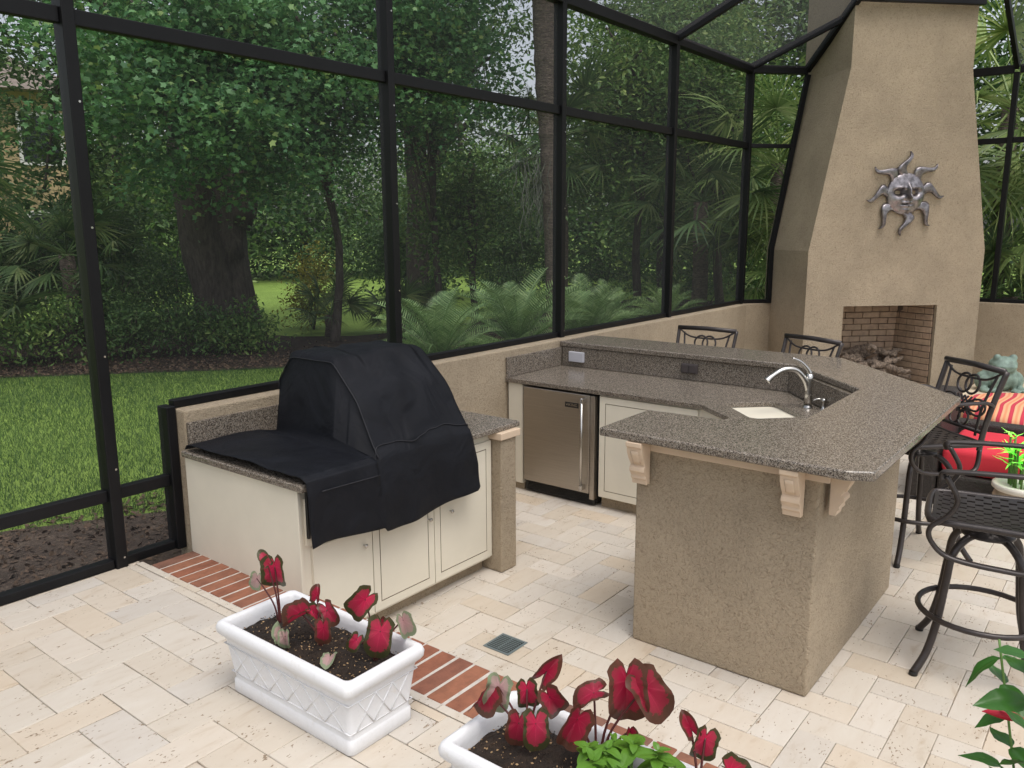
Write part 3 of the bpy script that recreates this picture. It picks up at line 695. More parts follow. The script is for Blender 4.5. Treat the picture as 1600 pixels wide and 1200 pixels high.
# fabric cover over the grill
def cover_mesh():
    U = [2.305, 2.34]+[2.36+.4*i/14 for i in range(1, 15)]+[2.765, 2.78]+[2.78+.72*i/34 for i in range(1, 35)]+[3.505, 3.52, 3.53]
    flat = [(4.10, .957), (4.08, .985), (3.6, .985), (3.2, .985), (3.09, .985), (3.062, .97), (3.052, .90), (3.05, .78), (3.05, .64)]
    hood = [(3.91, .957), (3.905, 1.13), (3.885, 1.32), (3.77, 1.455), (3.42, 1.46), (3.225, 1.265), (3.075, 1.0), (3.048, .82), (3.046, .62)]
    n = 96
    def prof(pts):
        P = [Vector((0, a, b)) for a, b in pts]; C = []
        for i in range(len(P)-1):
            for k in range(n//(len(P)-1)): C.append(P[i].lerp(P[i+1], k/(n//(len(P)-1))))
        C.append(P[-1])
        for _ in range(2): C = [C[0]]+[(C[i-1]+C[i]*2+C[i+1])/4 for i in range(1, len(C)-1)]+[C[-1]]
        return C
    pf, ph = prof(flat), prof(hood); V = []; F = []; L = len(pf)
    for u in U:
        if u < 2.764: h = 0
        elif u < 2.77: h = .12
        elif u <= 2.781: h = .96
        elif u <= 3.5: h = 1-.02*max(0, 1-(u-2.78)/.05)-.03*max(0, (u-3.40)/.10)+.035*math.sin((u-2.78)/.72*PI)
        else: h = .85 if u < 3.51 else (.45 if u < 3.525 else 0)
        for i in range(L):
            p = Vector((0, (ph[i] if u > 2.764 else pf[i]).y, pf[i].z+(ph[i].z-pf[i].z)*h)); t = i/(L-1)
            q = Vector((u, p.y, p.z))
            # lean of the hood ends
            if p.z > 1.0: q.x += (.05*(p.z-1.0) if u < 2.95 else -.06*(p.z-1.0) if u > 3.4 else 0)
            cr = noise.noise(Vector((u*3.1+p.z*2.2, p.y*2.6-p.z*2.8, 4.0))); cr2 = noise.noise(Vector((u*5.3-p.z*4.1, p.y*5+p.z*3.3, 9.0)))
            w_ = .034*(.32-abs(cr))*(1 if abs(cr) < .32 else .25)+.016*(.3-abs(cr2))+.014*noise.noise(Vector((u*4.1, p.y*3.3, p.z*3.9)))+.008*noise.noise(Vector((u*11, p.y*9+p.z*8, 2.0)))
            fold = .010*math.sin(u*16+p.z*5+noise.noise(Vector((u*3, p.z*3, 0)))*4)
            if p.y < 3.08 and p.z < .99:     # hanging skirt: vertical folds, wavy hem
                k = (1.0-p.z)/.38; q.y -= .012+.022*k*(.5+.5*math.sin(u*9.2+.8))+fold*.9*k; q.z += .02*k*math.sin(u*5.5+1.2)-.012*k
            elif p.z > 1.02:
                kk = .25 if p.y > 3.8 or u < 2.8 else 1.0
                q.z += w_*1.1*kk; q.y += (w_*1.2+fold*.4)*kk
            else: q.z += abs(w_)*.6
            V.append(q)
    for a in range(len(U)-1):
        for i in range(L-1): F.append((a*L+i, a*L+L+i, a*L+L+i+1, a*L+i+1))
    return V, F, U, L
V, F, U_, L_ = cover_mesh()
gc = tag(obj('grill_cover', V, F, M['cover'], None, True), 'black fabric cover draped over the built-in grill', 'cover')
md = gc.modifiers.new('s', 'SOLIDIFY'); md.thickness = .003; md.offset = 1
ci = U_.index(2.78)
for nm, line in (('seam', [Vector(V[ci*L_+i])+Vector((-.004, -.002, .003)) for i in range(20, 74)]), ('seam', [Vector(V[a*L_+71])+Vector((0, -.005, .002)) for a in range(2, len(U_)-2)])):
    tube(nm, line, .0028, M['piping'], gc, seg=6)

# ------------------------------------------------------------------ bar and back counter
br = empty('bar_counter', 'U-shaped stucco bar with a raised granite top and lower sink counter', 'bar', (3.55, 1.06, 0))
bri = Matrix.Translation((-3.55, -1.06, 0))
def bfix(o): o.matrix_parent_inverse = bri; return o
BZ = 1.155
bfix(prism('bar_wall', [(3.55, 1.065), (5.04, 1.065), (6.14, 2.08), (6.14, WF-.003), (5.975, WF-.003), (5.975, 2.055), (5.29, 1.415), (3.94, 1.415), (3.94, 1.984), (3.55, 1.984)], 0, BZ-.047, M['stucco'], br, .012, None, 3))
bfix(prism('bar_top', [(3.437, 2.14), (3.41, .925), (3.468, .822), (5.36, .832), (6.47, 1.84), (6.47, WF-.002), (5.945, WF-.002), (5.93, 2.02), (5.27, 1.385), (4.27, 1.38), (3.98, 1.69), (3.95, 2.142)][::-1], BZ-.044, BZ, M['granite'], br, .009, None, 3))
def rrect(c, ax, lx, ly, r, n=5):
    ax = Vector((ax[0], ax[1])).normalized(); ay = Vector((-ax.y, ax.x)); out = []
    for sx, sy, a0 in ((1, 1, 0), (-1, 1, PI/2), (-1, -1, PI), (1, -1, 1.5*PI)):
        for k in range(n+1):
            a = a0+k/n*PI/2; x = sx*(lx-r)+r*math.cos(a); y_ = sy*(ly-r)+r*math.sin(a); p = ax*x+ay*y_; out.append((c[0]+p.x, c[1]+p.y))
    return out
SKC = (5.265, 1.985); SKA = (.70, .714)
hole = rrect(SKC, SKA, .240, .185, .06)
CZ2 = .94
bfix(prism('sink_counter', [(5.165, WF-.003), (5.165, 2.385), (4.915, 2.075), (3.955, 2.075), (3.955, 1.437), (5.262, 1.437), (5.952, 2.07), (5.952, WF-.003)], CZ2-.036, CZ2, M['granite'], br, .004, hole, 2))
# basin
V = []; F = []; n = len(hole)
for z, s in ((CZ2-.0365, 1.03), (CZ2-.06, 1.02), (CZ2-.17, .98), (CZ2-.19, .9)):
    for x, y in hole: V.append((SKC[0]+(x-SKC[0])*s, SKC[1]+(y-SKC[1])*s, z))
for r in range(3):
    for k in range(n): F.append((r*n+k, r*n+(k+1) % n, r*n+n+(k+1) % n, r*n+n+k))
F.append(tuple(3*n+k for k in range(n)))
bfix(obj('sink_basin', V, F, M['sink'], br, True))
def slabwall(name, a, b, th, z0, z1, mat):
    a = Vector(a); b = Vector(b); d = (b-a).normalized(); nn = Vector((-d.y, d.x))*th
    return bfix(prism(name, [(a.x, a.y), (b.x, b.y), (b.x+nn.x, b.y+nn.y), (a.x+nn.x, a.y+nn.y)], z0, z1, mat, br, .002))
slabwall('backsplash', (5.972, WF-.025), (5.972, 2.07), -.018, CZ2+.001, BZ-.047, M['granite'])
slabwall('backsplash', (5.97, 2.058), (5.288, 1.42), -.018, CZ2+.0012, BZ-.048, M['granite'])
slabwall('backsplash', (5.28, 1.418), (3.96, 1.418), -.016, CZ2+.001, BZ-.047, M['granite'])
bfix(box('backsplash', 5.17, 5.95, WF-.022, WF-.002, CZ2+.0012, CZ2+.165, M['granite'], br, .003))
# cream cabinets below the lower counter
bfix(prism('cabinet', [(5.20, 3.235), (5.20, 2.40), (4.945, 2.06), (3.96, 2.06), (3.96, 1.50), (5.25, 1.50), (5.9, 2.1), (5.9, 3.235)], .09, CZ2-.037, M['cream'], br, .002))
bfix(box('toe_kick', 5.25, 5.9, 2.42, 3.235, 0, .0895, M['stucco'], br, 0))
bfix(box('filler_strip', 5.185, 5.9, 3.965, WF-.02, .06, CZ2-.038, M['cream'], br, .002)); bfix(box('filler_base', 5.21, 5.9, 3.965, WF-.02, 0, .0595, M['stucco'], br, 0))
def udoor(x, y0, y1, z0, z1, inset):
    bm = bmesh.new(); bbox(bm, x, x+.016, y0, y1, z0, z1, 0); bm.normal_update()
    f = min(bm.faces, key=lambda f: f.calc_center_median().x)
    bmesh.ops.inset_region(bm, faces=[f], thickness=inset); groove(bm, f)
    bmesh.ops.recalc_face_normals(bm, faces=bm.faces)
    o = bfix(bm_obj('door', bm, M['cream'], br)); o.data.materials.append(M['groove']); return o
udoor(5.183, 2.42, 3.225, .10, CZ2-.05, .07)
# light trim and corbels under the overhang
bfix(box('trim', 3.528, 3.5495, 1.02, 2.02, BZ-.105, BZ-.045, M['pink'], br, .003)); bfix(box('trim', 3.5275, 3.70, 1.04, 1.0645, BZ-.104, BZ-.045, M['pink'], br, .003))
def corbel(loc, rz):
    prof = [(0, 0), (.105, 0), (.105, -.022), (.092, -.03), (.092, -.042), (.088, -.06), (.074, -.09), (.058, -.112), (.05, -.128), (.062, -.138), (.064, -.155), (.052, -.168), (.044, -.182), (.046, -.196), (.034, -.205), (.030, -.228), (0, -.228)]
    V = []; F = []; n = len(prof)
    for x in (-.042, .042):
        for d, z in prof: V.append((x, -d, z))
    F += [tuple(range(n))[::-1], tuple(range(n, 2*n))]
    for k in range(n): F.append((k, (k+1) % n, n+(k+1) % n, n+k))
    o = obj('corbel', V, F, M['pink'], br); 
    md = o.modifiers.new('b', 'BEVEL'); md.width = .0025; md.segments = 2; md.limit_method = 'ANGLE'
    o.matrix_parent_inverse = bri; o.location = loc; o.rotation_euler = (0, 0, rz)
    # raised panel on its curved front
    V2, F2 = tube_data([(0, -.094, -.045), (0, -.084, -.07), (0, -.068, -.1), (0, -.06, -.115)], .022, seg=8, flat=(.12, 1), up=(0, -1, .3))
    p_ = obj('panel', V2, F2, M['pink'], o, True)
    return o
corbel((3.527, 1.935, BZ-.046), -PI/2); corbel((3.527, 1.165, BZ-.046), -PI/2); corbel((3.655, 1.039, BZ-.046), 0)
# outlets on the granite splash
for y0, y1, z0, z1, mt in ((3.865, 4.02, .985, 1.075, 'outlet'), (2.79, 2.93, 1.0, 1.075, 'darkout')):
    o = bfix(box('outlet', 5.925, 5.953, y0, y1, z0, z1, M[mt], br, .006))
    if mt == 'darkout':
        for k in range(2): bfix(box('outlet_door', 5.918, 5.9245, y0+.008+k*.066, y0+.064+k*.066, z0+.008, z1-.008, M[mt], br, .002))

# fridge
fr = empty('outdoor_fridge', 'stainless steel undercounter fridge with a tall bar handle', 'fridge', (5.17, 3.6, 0))
fri = Matrix.Translation((-5.17, -3.6, 0))
def ffix(o): o.matrix_parent_inverse = fri; return o
ffix(box('case', 5.225, 5.85, 3.262, 3.945, .02, .885, M['plastic'], fr, .004))
ffix(box('door', 5.165, 5.22, 3.305, 3.942, .105, .888, M['steel'], fr, .006, 3)); ffix(box('hinge_strip', 5.172, 5.2205, 3.262, 3.3025, .06, .885, M['steel'], fr, .003))
ffix(box('grille', 5.20, 5.2245, 3.27, 3.94, .012, .0985, M['plastic'], fr, .003))
for k in range(6): ffix(box('grille_slat', 5.193, 5.1995, 3.29, 3.92, .02+k*.013, .027+k*.013, M['plastic'], fr, .001, 1))
h = ffix(tube('handle', [(5.115, 3.345, .14), (5.115, 3.345, .87)], .0105, M['chrome'], fr, seg=14))
for z in (.16, .85): k = ffix(box('handle_bracket', 5.105, 5.1645, 3.33, 3.36, z-.02, z+.02, M['chrome'], fr, .005))
bd = ffix(box('badge', 5.1615, 5.1648, 3.405, 3.53, .775, .815, M['plastic'], fr, .001)); 
tc = bpy.data.curves.new('lettering', 'FONT'); tc.body = 'VIKING'; tc.size = .034; tc.extrude = .0006; tc.align_x = 'CENTER'; tc.align_y = 'CENTER'
to = bpy.data.objects.new('tmp', tc); COL.objects.link(to); dg = bpy.context.evaluated_depsgraph_get()
tm = bpy.data.meshes.new_from_object(to.evaluated_get(dg)); bpy.data.objects.remove(to); tm.materials.clear(); tm.materials.append(M['chrome'])
lt = obj_me('lettering', tm, fr); lt.matrix_parent_inverse = fri
lt.matrix_basis = Matrix(((0, 0, -1, 5.1606), (-1, 0, 0, 3.4675), (0, 1, 0, .795), (0, 0, 0, 1)))

# faucet and soap pump
fc = empty('faucet', 'satin nickel pull-out faucet behind the white sink', 'faucet', (5.50, 1.77, CZ2))
sd_ = Vector((-.60, .55, 0)).normalized()
obj('base', *lathe_data([(.034, 0), (.034, .006), (.028, .014), (.026, .02)], 20), M['chrome'], fc, True)
tube('body', [(0, 0, .015), (.0, 0, .1), (0, 0, .2), (0, 0, .235)], [.025, .025, .024, .022], M['chrome'], fc, seg=16)
a = [Vector((0, 0, .10)), sd_*.03+Vector((0, 0, .19)), sd_*.10+Vector((0, 0, .262)), sd_*.19+Vector((0, 0, .268)), sd_*.27+Vector((0, 0, .225)), sd_*.305+Vector((0, 0, .195))]
c_ = catmull(a, 6); tube('spout', c_, [.02+.002*math.sin(i) if False else (.019 if i < 24 else .019+.0012*(i-24)) for i in range(len(c_))], M['chrome'], fc, seg=14)
tube('lever', catmull([(0, 0, .235), sd_*.02+Vector((0, 0, .27)), sd_*.07+Vector((0, 0, .318)), sd_*.13+Vector((0, 0, .345))], 5), [.018-.0007*i for i in range(16)], M['chrome'], fc, seg=10)
so = empty('soap_pump', 'small satin nickel soap pump beside the faucet', 'soap pump', (5.50, 1.665, CZ2))
obj('collar', *lathe_data([(.02, 0), (.02, .006), (.013, .012), (.012, .05), (.016, .055), (.016, .075), (0, .08)], 16), M['chrome'], so, True)
tube('nozzle', catmull([(0, 0, .065), (-.02, .03, .075), (-.035, .06, .062)], 4), .005, M['chrome'], so, seg=8)

# ------------------------------------------------------------------ bar stools
def make_stool():
    root = empty('bar_stool', None, 'bar stool')
    m = M['cast']
    sz = .80; hw, hd = .255, .245
    # woven seat
    n = 27; V = []; F = []
    for i in range(n+1):
        for j in range(n+1):
            x = -hw+2*hw*i/n; y = -hd+2*hd*j/n; q = max(abs(x)/hw, abs(y)/hd)
            V.append((x*(1-.06*max(0, abs(y)/hd-.6)), y, sz-.018*(1-q*q)))
    for i in range(n):
        for j in range(n):
            if i % 2 == 1 and (j+(2 if (i//2) % 2 else 0)) % 4 in (1, 2) and 1 <= i <= n-2 and 1 <= j <= n-2: continue
            F.append((i*(n+1)+j, (i+1)*(n+1)+j, (i+1)*(n+1)+j+1, i*(n+1)+j+1))
    o = obj('seat', V, F, m, root); md = o.modifiers.new('s', 'SOLIDIFY'); md.thickness = .014
    rim = [(-hw, -hd, sz-.008), (0, -hd-.006, sz-.008), (hw, -hd, sz-.008), (hw+.008, 0, sz-.008), (hw, hd-.03, sz-.008), (hw-.06, hd+.012, sz-.010), (0, hd+.02, sz-.012), (-hw+.06, hd+.012, sz-.010), (-hw, hd-.03, sz-.008), (-hw-.008, 0, sz-.008)]
    tube('seat_rim', catmull(rim, 4, True), .016, m, root, closed=True, seg=8)
    # back
    for s in (-1, 1):
        tube('back_post', catmull([(s*hw, -hd, sz-.05), (s*hw, -hd-.02, sz+.08), (s*(hw+.008), -hd-.06, sz+.25), (s*(hw+.018), -hd-.125, sz+.455)], 5), .019, m, root, seg=8, flat=(.75, 1.1))
        tube('inner_stile', catmull([(s*.19, -hd-.012, sz+.03), (s*.185, -hd-.05, sz+.22), (s*.215, -hd-.112, sz+.42)], 5), .009, m, root, seg=6)
    bk = lambda x, z: (x, -hd-.02-.23*(max(0, z-.05))**1.0*.95, sz+z)
    tube('top_rail', [bk(-.275, .455), bk(0, .462), bk(.275, .455)], .02, m, root, seg=8, flat=(1.0, .8))
    tube('swag', catmull([bk(-.255, .44), bk(-.15, .385), bk(0, .375), bk(.15, .385), bk(.255, .44)], 6), .008, m, root, seg=6)
    tube('lower_rail', [bk(-.25, .06), bk(.25, .06)], .013, m, root, seg=8)
    for s in (-1, 1):
        tube('scroll', [bk(s*.038+.062*math.cos(a), .335+.062*math.sin(a)) for a in [2*PI*k/20 for k in range(20)]], .0085, m, root, closed=True, seg=6)
        for zc, xr, zr in ((.20, .085, .05), (.20, .06, .026)):
            tube('scroll', [bk(s*(.035+xr+xr*math.cos(a)), zc+zr*math.sin(a)*(1.0+.3*math.cos(a))) for a in [2*PI*k/20 for k in range(20)]], .0075, m, root, closed=True, seg=6)
        tube('scroll', [bk(s*.04+.045*math.cos(a), .115+.048*math.sin(a)) for a in [2*PI*k/18 for k in range(18)]], .0075, m, root, closed=True, seg=6)
    for k in range(4):
        q = -.048+k*.032
        tube('lattice', [bk(q-.05, .165-.02), bk(q+.05, .255)], .007, m, root, seg=6); tube('lattice', [bk(q+.05, .165-.02), bk(q-.05, .255)], .007, m, root, seg=6)
    # arms: run forward, curl down to the seat and sweep under it
    for s in (-1, 1):
        x = s*(hw+.035)
        tube('arm', catmull([(s*(hw+.008), -hd-.05, sz+.24), (x, -hd+.03, sz+.265), (x+s*.01, 0, sz+.262), (x+s*.008, hd-.06, sz+.25), (x, hd-.03, sz+.235), (x, hd-.035, sz+.21)], 6), .019, m, root, seg=8, flat=(.65, 1.15))
        tube('arm_support', catmull([(x, hd-.045, sz+.225), (x, hd-.10, sz+.12), (x, hd-.07, sz+.04), (x, hd+.0, sz-.03), (x-s*.005, hd-.01, sz-.10), (x-s*.01, hd-.09, sz-.165), (x-s*.01, -.04, sz-.185), (x-s*.01, -hd+.04, sz-.17), (s*hw, -hd-.005, sz-.045)], 6), .0155, m, root, seg=8, flat=(.8, 1.1))
    # swivel and legs
    obj('swivel', *lathe_data([(.0, sz-.055), (.05, sz-.055), (.05, sz-.10), (.12, sz-.105), (.12, sz-.118), (0, sz-.118)], 20), m, root, True)
    for sx in (-1, 1):
        for sy in (-1, 1):
            d = Vector((sx, sy, 0)).normalized()
            tube('leg', catmull([d*.03+Vector((0, 0, sz-.115)), d*.12+Vector((0, 0, sz-.125)), d*.20+Vector((0, 0, sz-.20)), d*.225+Vector((0, 0, sz-.34)), d*.255+Vector((0, 0, .26)), d*.30+Vector((0, 0, .11)), d*.365+Vector((0, 0, .012))], 6), .0185, m, root, seg=8)
            obj('foot', *lathe_data([(.0, 0.0), (.02, 0.0), (.021, .012), (.018, .02)], 12, (d.x*.365, d.y*.365, 0)), M['plastic'], root, True)
    tube('foot_ring', [(.275*math.cos(2*PI*k/32), .275*math.sin(2*PI*k/32), .285) for k in range(32)], .0145, m, root, closed=True, seg=8)
    return root
st0 = make_stool()
spots = [(4.37, .505, 9, 'dark cast metal bar stool beside the bar end, closest to the mandevilla'),
         (5.76, 1.12, 47, 'dark cast metal bar stool at the angled bar corner near the frog'),
         (6.40, 3.10, 90, 'dark cast metal bar stool behind the long bar, nearest the knee wall'),
         (6.32, 2.27, 68, 'dark cast metal bar stool behind the bar, in front of the fireplace opening')]
for i, (x, y, a, lab) in enumerate(spots):
    o = st0 if i == 0 else copy_tree(st0)
    o.location = (x, y, 0); o.rotation_euler = (0, 0, math.radians(a)); o['label'] = lab; o['group'] = 'bar stools around the granite bar'

# ------------------------------------------------------------------ planters with caladium and basil
def leaf_mesh(mat, seed, L=.13, fold=.35, cup=.2):
    """heart-shaped leaf, stalk joint at origin, tip along +y"""
    r_ = random.Random(seed); V = []; F = []; UV = []; nr, ns = 6, 32
    for i in range(nr+1):
        for k in range(ns):
            a = 2*PI*k/ns     # a=0 is the tip (+y)
            R = 1.0-.16*math.cos(a*2) if False else None
            c = math.cos(a)
            rad = .41*(1+1.0*max(0, c)**1.8)+.02*math.cos(3*a)
            notch = max(0, 1-abs(a-PI)/.42); rad *= 1-.72*notch**1.2
            if abs(a-PI) < 1.15: rad *= 1.22
            rr = rad*(i/nr)*L; x = math.sin(a)*rr*.80; y = math.cos(a)*rr
            z = fold*abs(x)-cup*(y*y)/L*.9+.03*L*math.sin(a*7+seed)*(i/nr)**2+.02*L*r_.uniform(-1, 1)*(i/nr)
            V.append((x, y, z)); UV.append((i/nr, k/ns))
    for i in range(nr):
        for k in range(ns): F.append((i*ns+k, i*ns+(k+1) % ns, (i+1)*ns+(k+1) % ns, (i+1)*ns+k))
    me = mesh_from('leaf', V, F, mat, True); ul = me.uv_layers.new(name='UVMap')
    for lp in me.loops: ul.data[lp.index].uv = UV[lp.vertex_index]
    return me
LM = {k: [leaf_mesh(M[k], s, .13, f, c) for s, f, c in ((1, .45, .3), (2, .9, .5), (3, 1.7, .3), (4, .5, .8))] for k in ('cal_red', 'cal_dark', 'cal_pale')}
def look_rot(tip, nrm):
    y = Vector(tip).normalized(); z = Vector(nrm); z = (z-y*z.dot(y)).normalized(); x = y.cross(z)
    return Matrix((x, y, z)).transposed()
def caladium(label, base, leaves):
    """leaves: (dx, dy, height of joint, tip dir, normal, size, kind, shape)"""
    root = empty('caladium', label, 'plant', base, 0, 'caladiums in the white planters')
    for dx, dy, h, tip, nr_, size, kind, sh in leaves:
        j = Vector((dx, dy, h)); side = Vector((dx, dy, 0))
        tube('stalk', catmull([(dx*.1, dy*.1, -.02), side*.25+Vector((0, 0, h*.4)), side*.7+Vector((0, 0, h*.8)), j], 4), [.0042-.0001*i for i in range(13)], M['stem'], root, seg=6)
        o = obj_me('leaf', LM[kind][sh], root); mm = look_rot(tip, nr_).to_4x4(); mm.translation = j
        o.matrix_basis = mm @ Matrix.Scale(size/.13*.86, 4)
    return root
def make_planter(label, x0, y0):
    """base corner (x0,y0); long axis along y"""
    root = empty('planter', label, 'planter', (x0, y0, S))
    bx, by, H, ov = .30, .70, .30, .035
    V = []; F = []; secs = [(-.004, 0.0), (0, .006), (.0, .05), (-.004, .056), (-.006, .06), (.014, .222), (.018, .236), (.03, .244), (.038, .256), (.040, .275), (.034, .292), (.022, .30), (.010, .298), (.002, .288), (.0, .262), (-.003, .225)]
    def ring(off, z, r=.022, n=4):
        out = []
        for cx, cy, a0 in ((bx+off-r, by+off-r, 0), (-off+r, by+off-r, PI/2), (-off+r, -off+r, PI), (bx+off-r, -off+r, 1.5*PI)):
            for k in range(n+1): a = a0+k/n*PI/2; out.append((cx+r*math.cos(a), cy+r*math.sin(a), z))
        return out
    for off, z in secs: V += ring(off, z)
    n = 20
    for i in range(len(secs)-1):
        for k in range(n): F.append((i*n+k, i*n+(k+1) % n, (i+1)*n+(k+1) % n, (i+1)*n+k))
    F.append(tuple(range(n))[::-1])
    obj('pot', V, F, M['planter'], root, True)
    # raised lattice on the sides
    def lat(p0, p1): tube('lattice', [p0, p1], .0026, M['planter'], root, seg=6)
    off = lambda z: -.006+(z-.06)/.162*.020
    za, zb_ = .085, .205; nL = 6
    for k in range(nL):
        y0_, y1_ = .03+k*(by-.06)/nL, .03+(k+1)*(by-.06)/nL
        for X, sg in ((0, -1), (bx, 1)):
            lat((X+sg*(off(za)+.001), y0_, za), (X+sg*(off(zb_)+.001), y1_, zb_)); lat((X+sg*(off(za)+.001), y1_, za), (X+sg*(off(zb_)+.001), y0_, zb_))
    for k in range(3):
        x0_, x1_ = .03+k*(bx-.06)/3, .03+(k+1)*(bx-.06)/3
        for Y, sg in ((0, -1), (by, 1)):
            lat((x0_, Y+sg*(off(za)+.001), za), (x1_, Y+sg*(off(zb_)+.001), zb_)); lat((x1_, Y+sg*(off(za)+.001), za), (x0_, Y+sg*(off(zb_)+.001), zb_))
    for z in (za, zb_):
        o_ = off(z)+.001; tube('band', [(-o_, -o_, z), (bx+o_, -o_, z), (bx+o_, by+o_, z), (-o_, by+o_, z)], .003, M['planter'], root, closed=True, seg=6)
    # soil
    ns_, ms = 16, 34; V = []; F = []
    for i in range(ns_+1):
        for j in range(ms+1):
            x = bx*i/ns_; y = by*j/ms; e = min(x, bx-x, y, by-y)
            V.append((x, y, .232+.022*min(1, e/.05)+.018*noise.noise(Vector((x*14+x0*7, y*14, 3)))+.007*noise.noise(Vector((x*60, y*60+y0, 0)))))
    for i in range(ns_):
        for j in range(ms): a = i*(ms+1)+j; F.append((a, a+ms+1, a+ms+2, a+1))
    so_ = obj('soil', V, F, M['soil'], root, True)
    r_ = random.Random(int(y0*100)); parts = []; P2 = []
    for k in range(900):
        x, y = r_.uniform(.01, bx-.01), r_.uniform(.01, by-.01); i = int(x/bx*ns_); j = int(y/by*ms); z = V[i*(ms+1)+j][2]
        s = r_.uniform(.002, .0055); ax = Vector((r_.uniform(-1, 1), r_.uniform(-1, 1), r_.uniform(-.5, .5))).normalized(); b_ = ax.orthogonal().normalized()*s*.6; c = Vector((x, y, z+.004)); n_ = ax.cross(b_).normalized()*s*.5
        (parts if k % 3 else P2).append(([c-ax*s, c+b_, c+ax*s, c-b_, c+n_], [(0, 1, 4), (1, 2, 4), (2, 3, 4), (3, 0, 4), (3, 2, 1, 0)]))
    tag(obj('bark_chips', *merge(parts[:330]), M['perlite'], root), kind='stuff')
    tag(obj('soil_lumps', *merge(P2+parts[330:]), M['soil'], root), kind='stuff')
    return root
make_planter('white lattice planter with scattered red caladiums beside the grill cabinet', 1.632, 1.99)
make_planter('white lattice planter holding basil and dark red caladiums', 1.605, .785)
X, Y, Zs = 1.632, 1.99, S+.255
Z = Vector((-.55, -.55, .6)); UPR = (-.35, .1, 1)
caladium('tall single red caladium leaf at the back end of the caladium planter', (X+.16, Y+.585, Zs), [(.0, .02, .235, (.12, .10, -1), (-.75, -.6, .25), .155, 'cal_red', 1), (-.03, .03, .265, (-.25, .35, .75), (-.6, -.6, .4), .07, 'cal_red', 0), (-.02, .115, .165, (-.1, .25, -1), (-.8, -.5, .2), .085, 'cal_pale', 0)])
caladium('low cluster of narrow caladium leaves in the middle of the planter', (X+.15, Y+.33, Zs), [(-.03, .06, .11, (-.6, .55, -.35), (-.3, -.3, .9), .115, 'cal_dark', 2), (.03, -.01, .13, (.15, -.45, -.8), (-.7, -.5, .5), .10, 'cal_dark', 0), (.0, .04, .12, (.5, -.2, -.6), (-.5, -.4, .7), .09, 'cal_red', 1), (-.03, -.06, .10, (-.1, -.1, -1), (-.7, -.7, .1), .10, 'cal_dark', 1), (.04, .06, .16, (.3, .2, .8), (-.7, -.5, .2), .065, 'cal_dark', 2)])
caladium('small pale pink caladium shoot at the planter edge', (X+.06, Y+.40, Zs), [(-.01, .03, .05, (-.2, .2, 1), (-.8, -.5, .3), .07, 'cal_pale', 2), (-.015, -.0, .055, (-.1, -.1, -1), (-.8, -.5, .3), .075, 'cal_pale', 1)])
caladium('broad red caladium leaves at the front end of the caladium planter', (X+.21, Y+.09, Zs), [(-.02, -.05, .13, (-.15, .15, -1), (-.75, -.6, .3), .165, 'cal_red', 0), (.02, .07, .20, (-.35, .55, -.75), (-.5, -.6, .5), .15, 'cal_red', 1), (-.06, .035, .085, (-.35, .35, -.8), (-.7, -.6, .4), .08, 'cal_red', 0), (.10, -.04, .12, (.15, -.25, -.9), (-.5, -.8, .2), .10, 'cal_pale', 2), (.05, .03, .10, (.1, .1, -1), (-.75, -.6, .2), .11, 'cal_dark', 1)])
o = obj_me('fallen_leaf', LM['cal_pale'][0]); o.matrix_basis = Matrix.Translation((X+.085, Y+.20, Zs+.018)) @ Matrix.Rotation(2.2, 4, 'Z') @ Matrix.Scale(.55, 4); tag(o, 'pale fallen leaf lying on the planter soil', 'leaf')
X, Y = 1.605, .785
caladium('cluster of dark caladium leaves at the far end of the basil planter', (X+.16, Y+.55, Zs), [(-.02, .09, .17, (-.1, .2, -1), (-.8, -.5, .3), .135, 'cal_pale', 0), (-.03, .13, .15, (-.2, .5, -.9), (-.6, -.8, .2), .12, 'cal_dark', 2), (.04, .03, .16, (.1, -.05, -.9), (-.75, -.6, .3), .11, 'cal_red', 1), (-.04, .0, .10, (-.1, .1, -1), (-.8, -.55, .25), .12, 'cal_dark', 0), (-.03, -.055, .115, (-.1, -.1, -1), (-.75, -.65, .25), .13, 'cal_red', 0), (.06, -.04, .15, (.4, -.3, -.8), (-.7, -.6, .4), .12, 'cal_dark', 1), (.10, -.0, .20, (.2, -.5, .7), (-.7, -.5, .3), .10, 'cal_dark', 2)])
caladium('tall dark crimson caladium leaves on long stalks above the basil', (X+.20, Y+.33, Zs), [(-.01, .06, .14, (-.5, .3, -1), (-.7, -.6, .4), .13, 'cal_dark', 2), (.03, .03, .215, (-.5, .7, -.35), (-.4, -.3, .85), .11, 'cal_dark', 3), (.06, -.06, .27, (-.05, -.10, -1), (-.8, -.55, .25), .19, 'cal_dark', 1), (.08, -.11, .26, (.25, -.5, -.85), (-.6, -.7, .35), .17, 'cal_dark', 0), (.06, -.075, .12, (.1, .0, -1), (-.7, -.6, .2), .06, 'cal_dark', 2)])
caladium('red caladium leaf leaning out over the near planter rim', (X+.26, Y+.04, Zs), [(.03, -.0, .17, (-.1, .15, -.7), (-.55, -.5, .7), .11, 'cal_red', 1), (.02, .04, .19, (.0, .6, .9), (-.7, -.5, .2), .07, 'cal_dark', 2), (.06, -.06, .08, (.3, -.7, -.4), (-.3, -.3, .9), .09, 'cal_red', 2)])
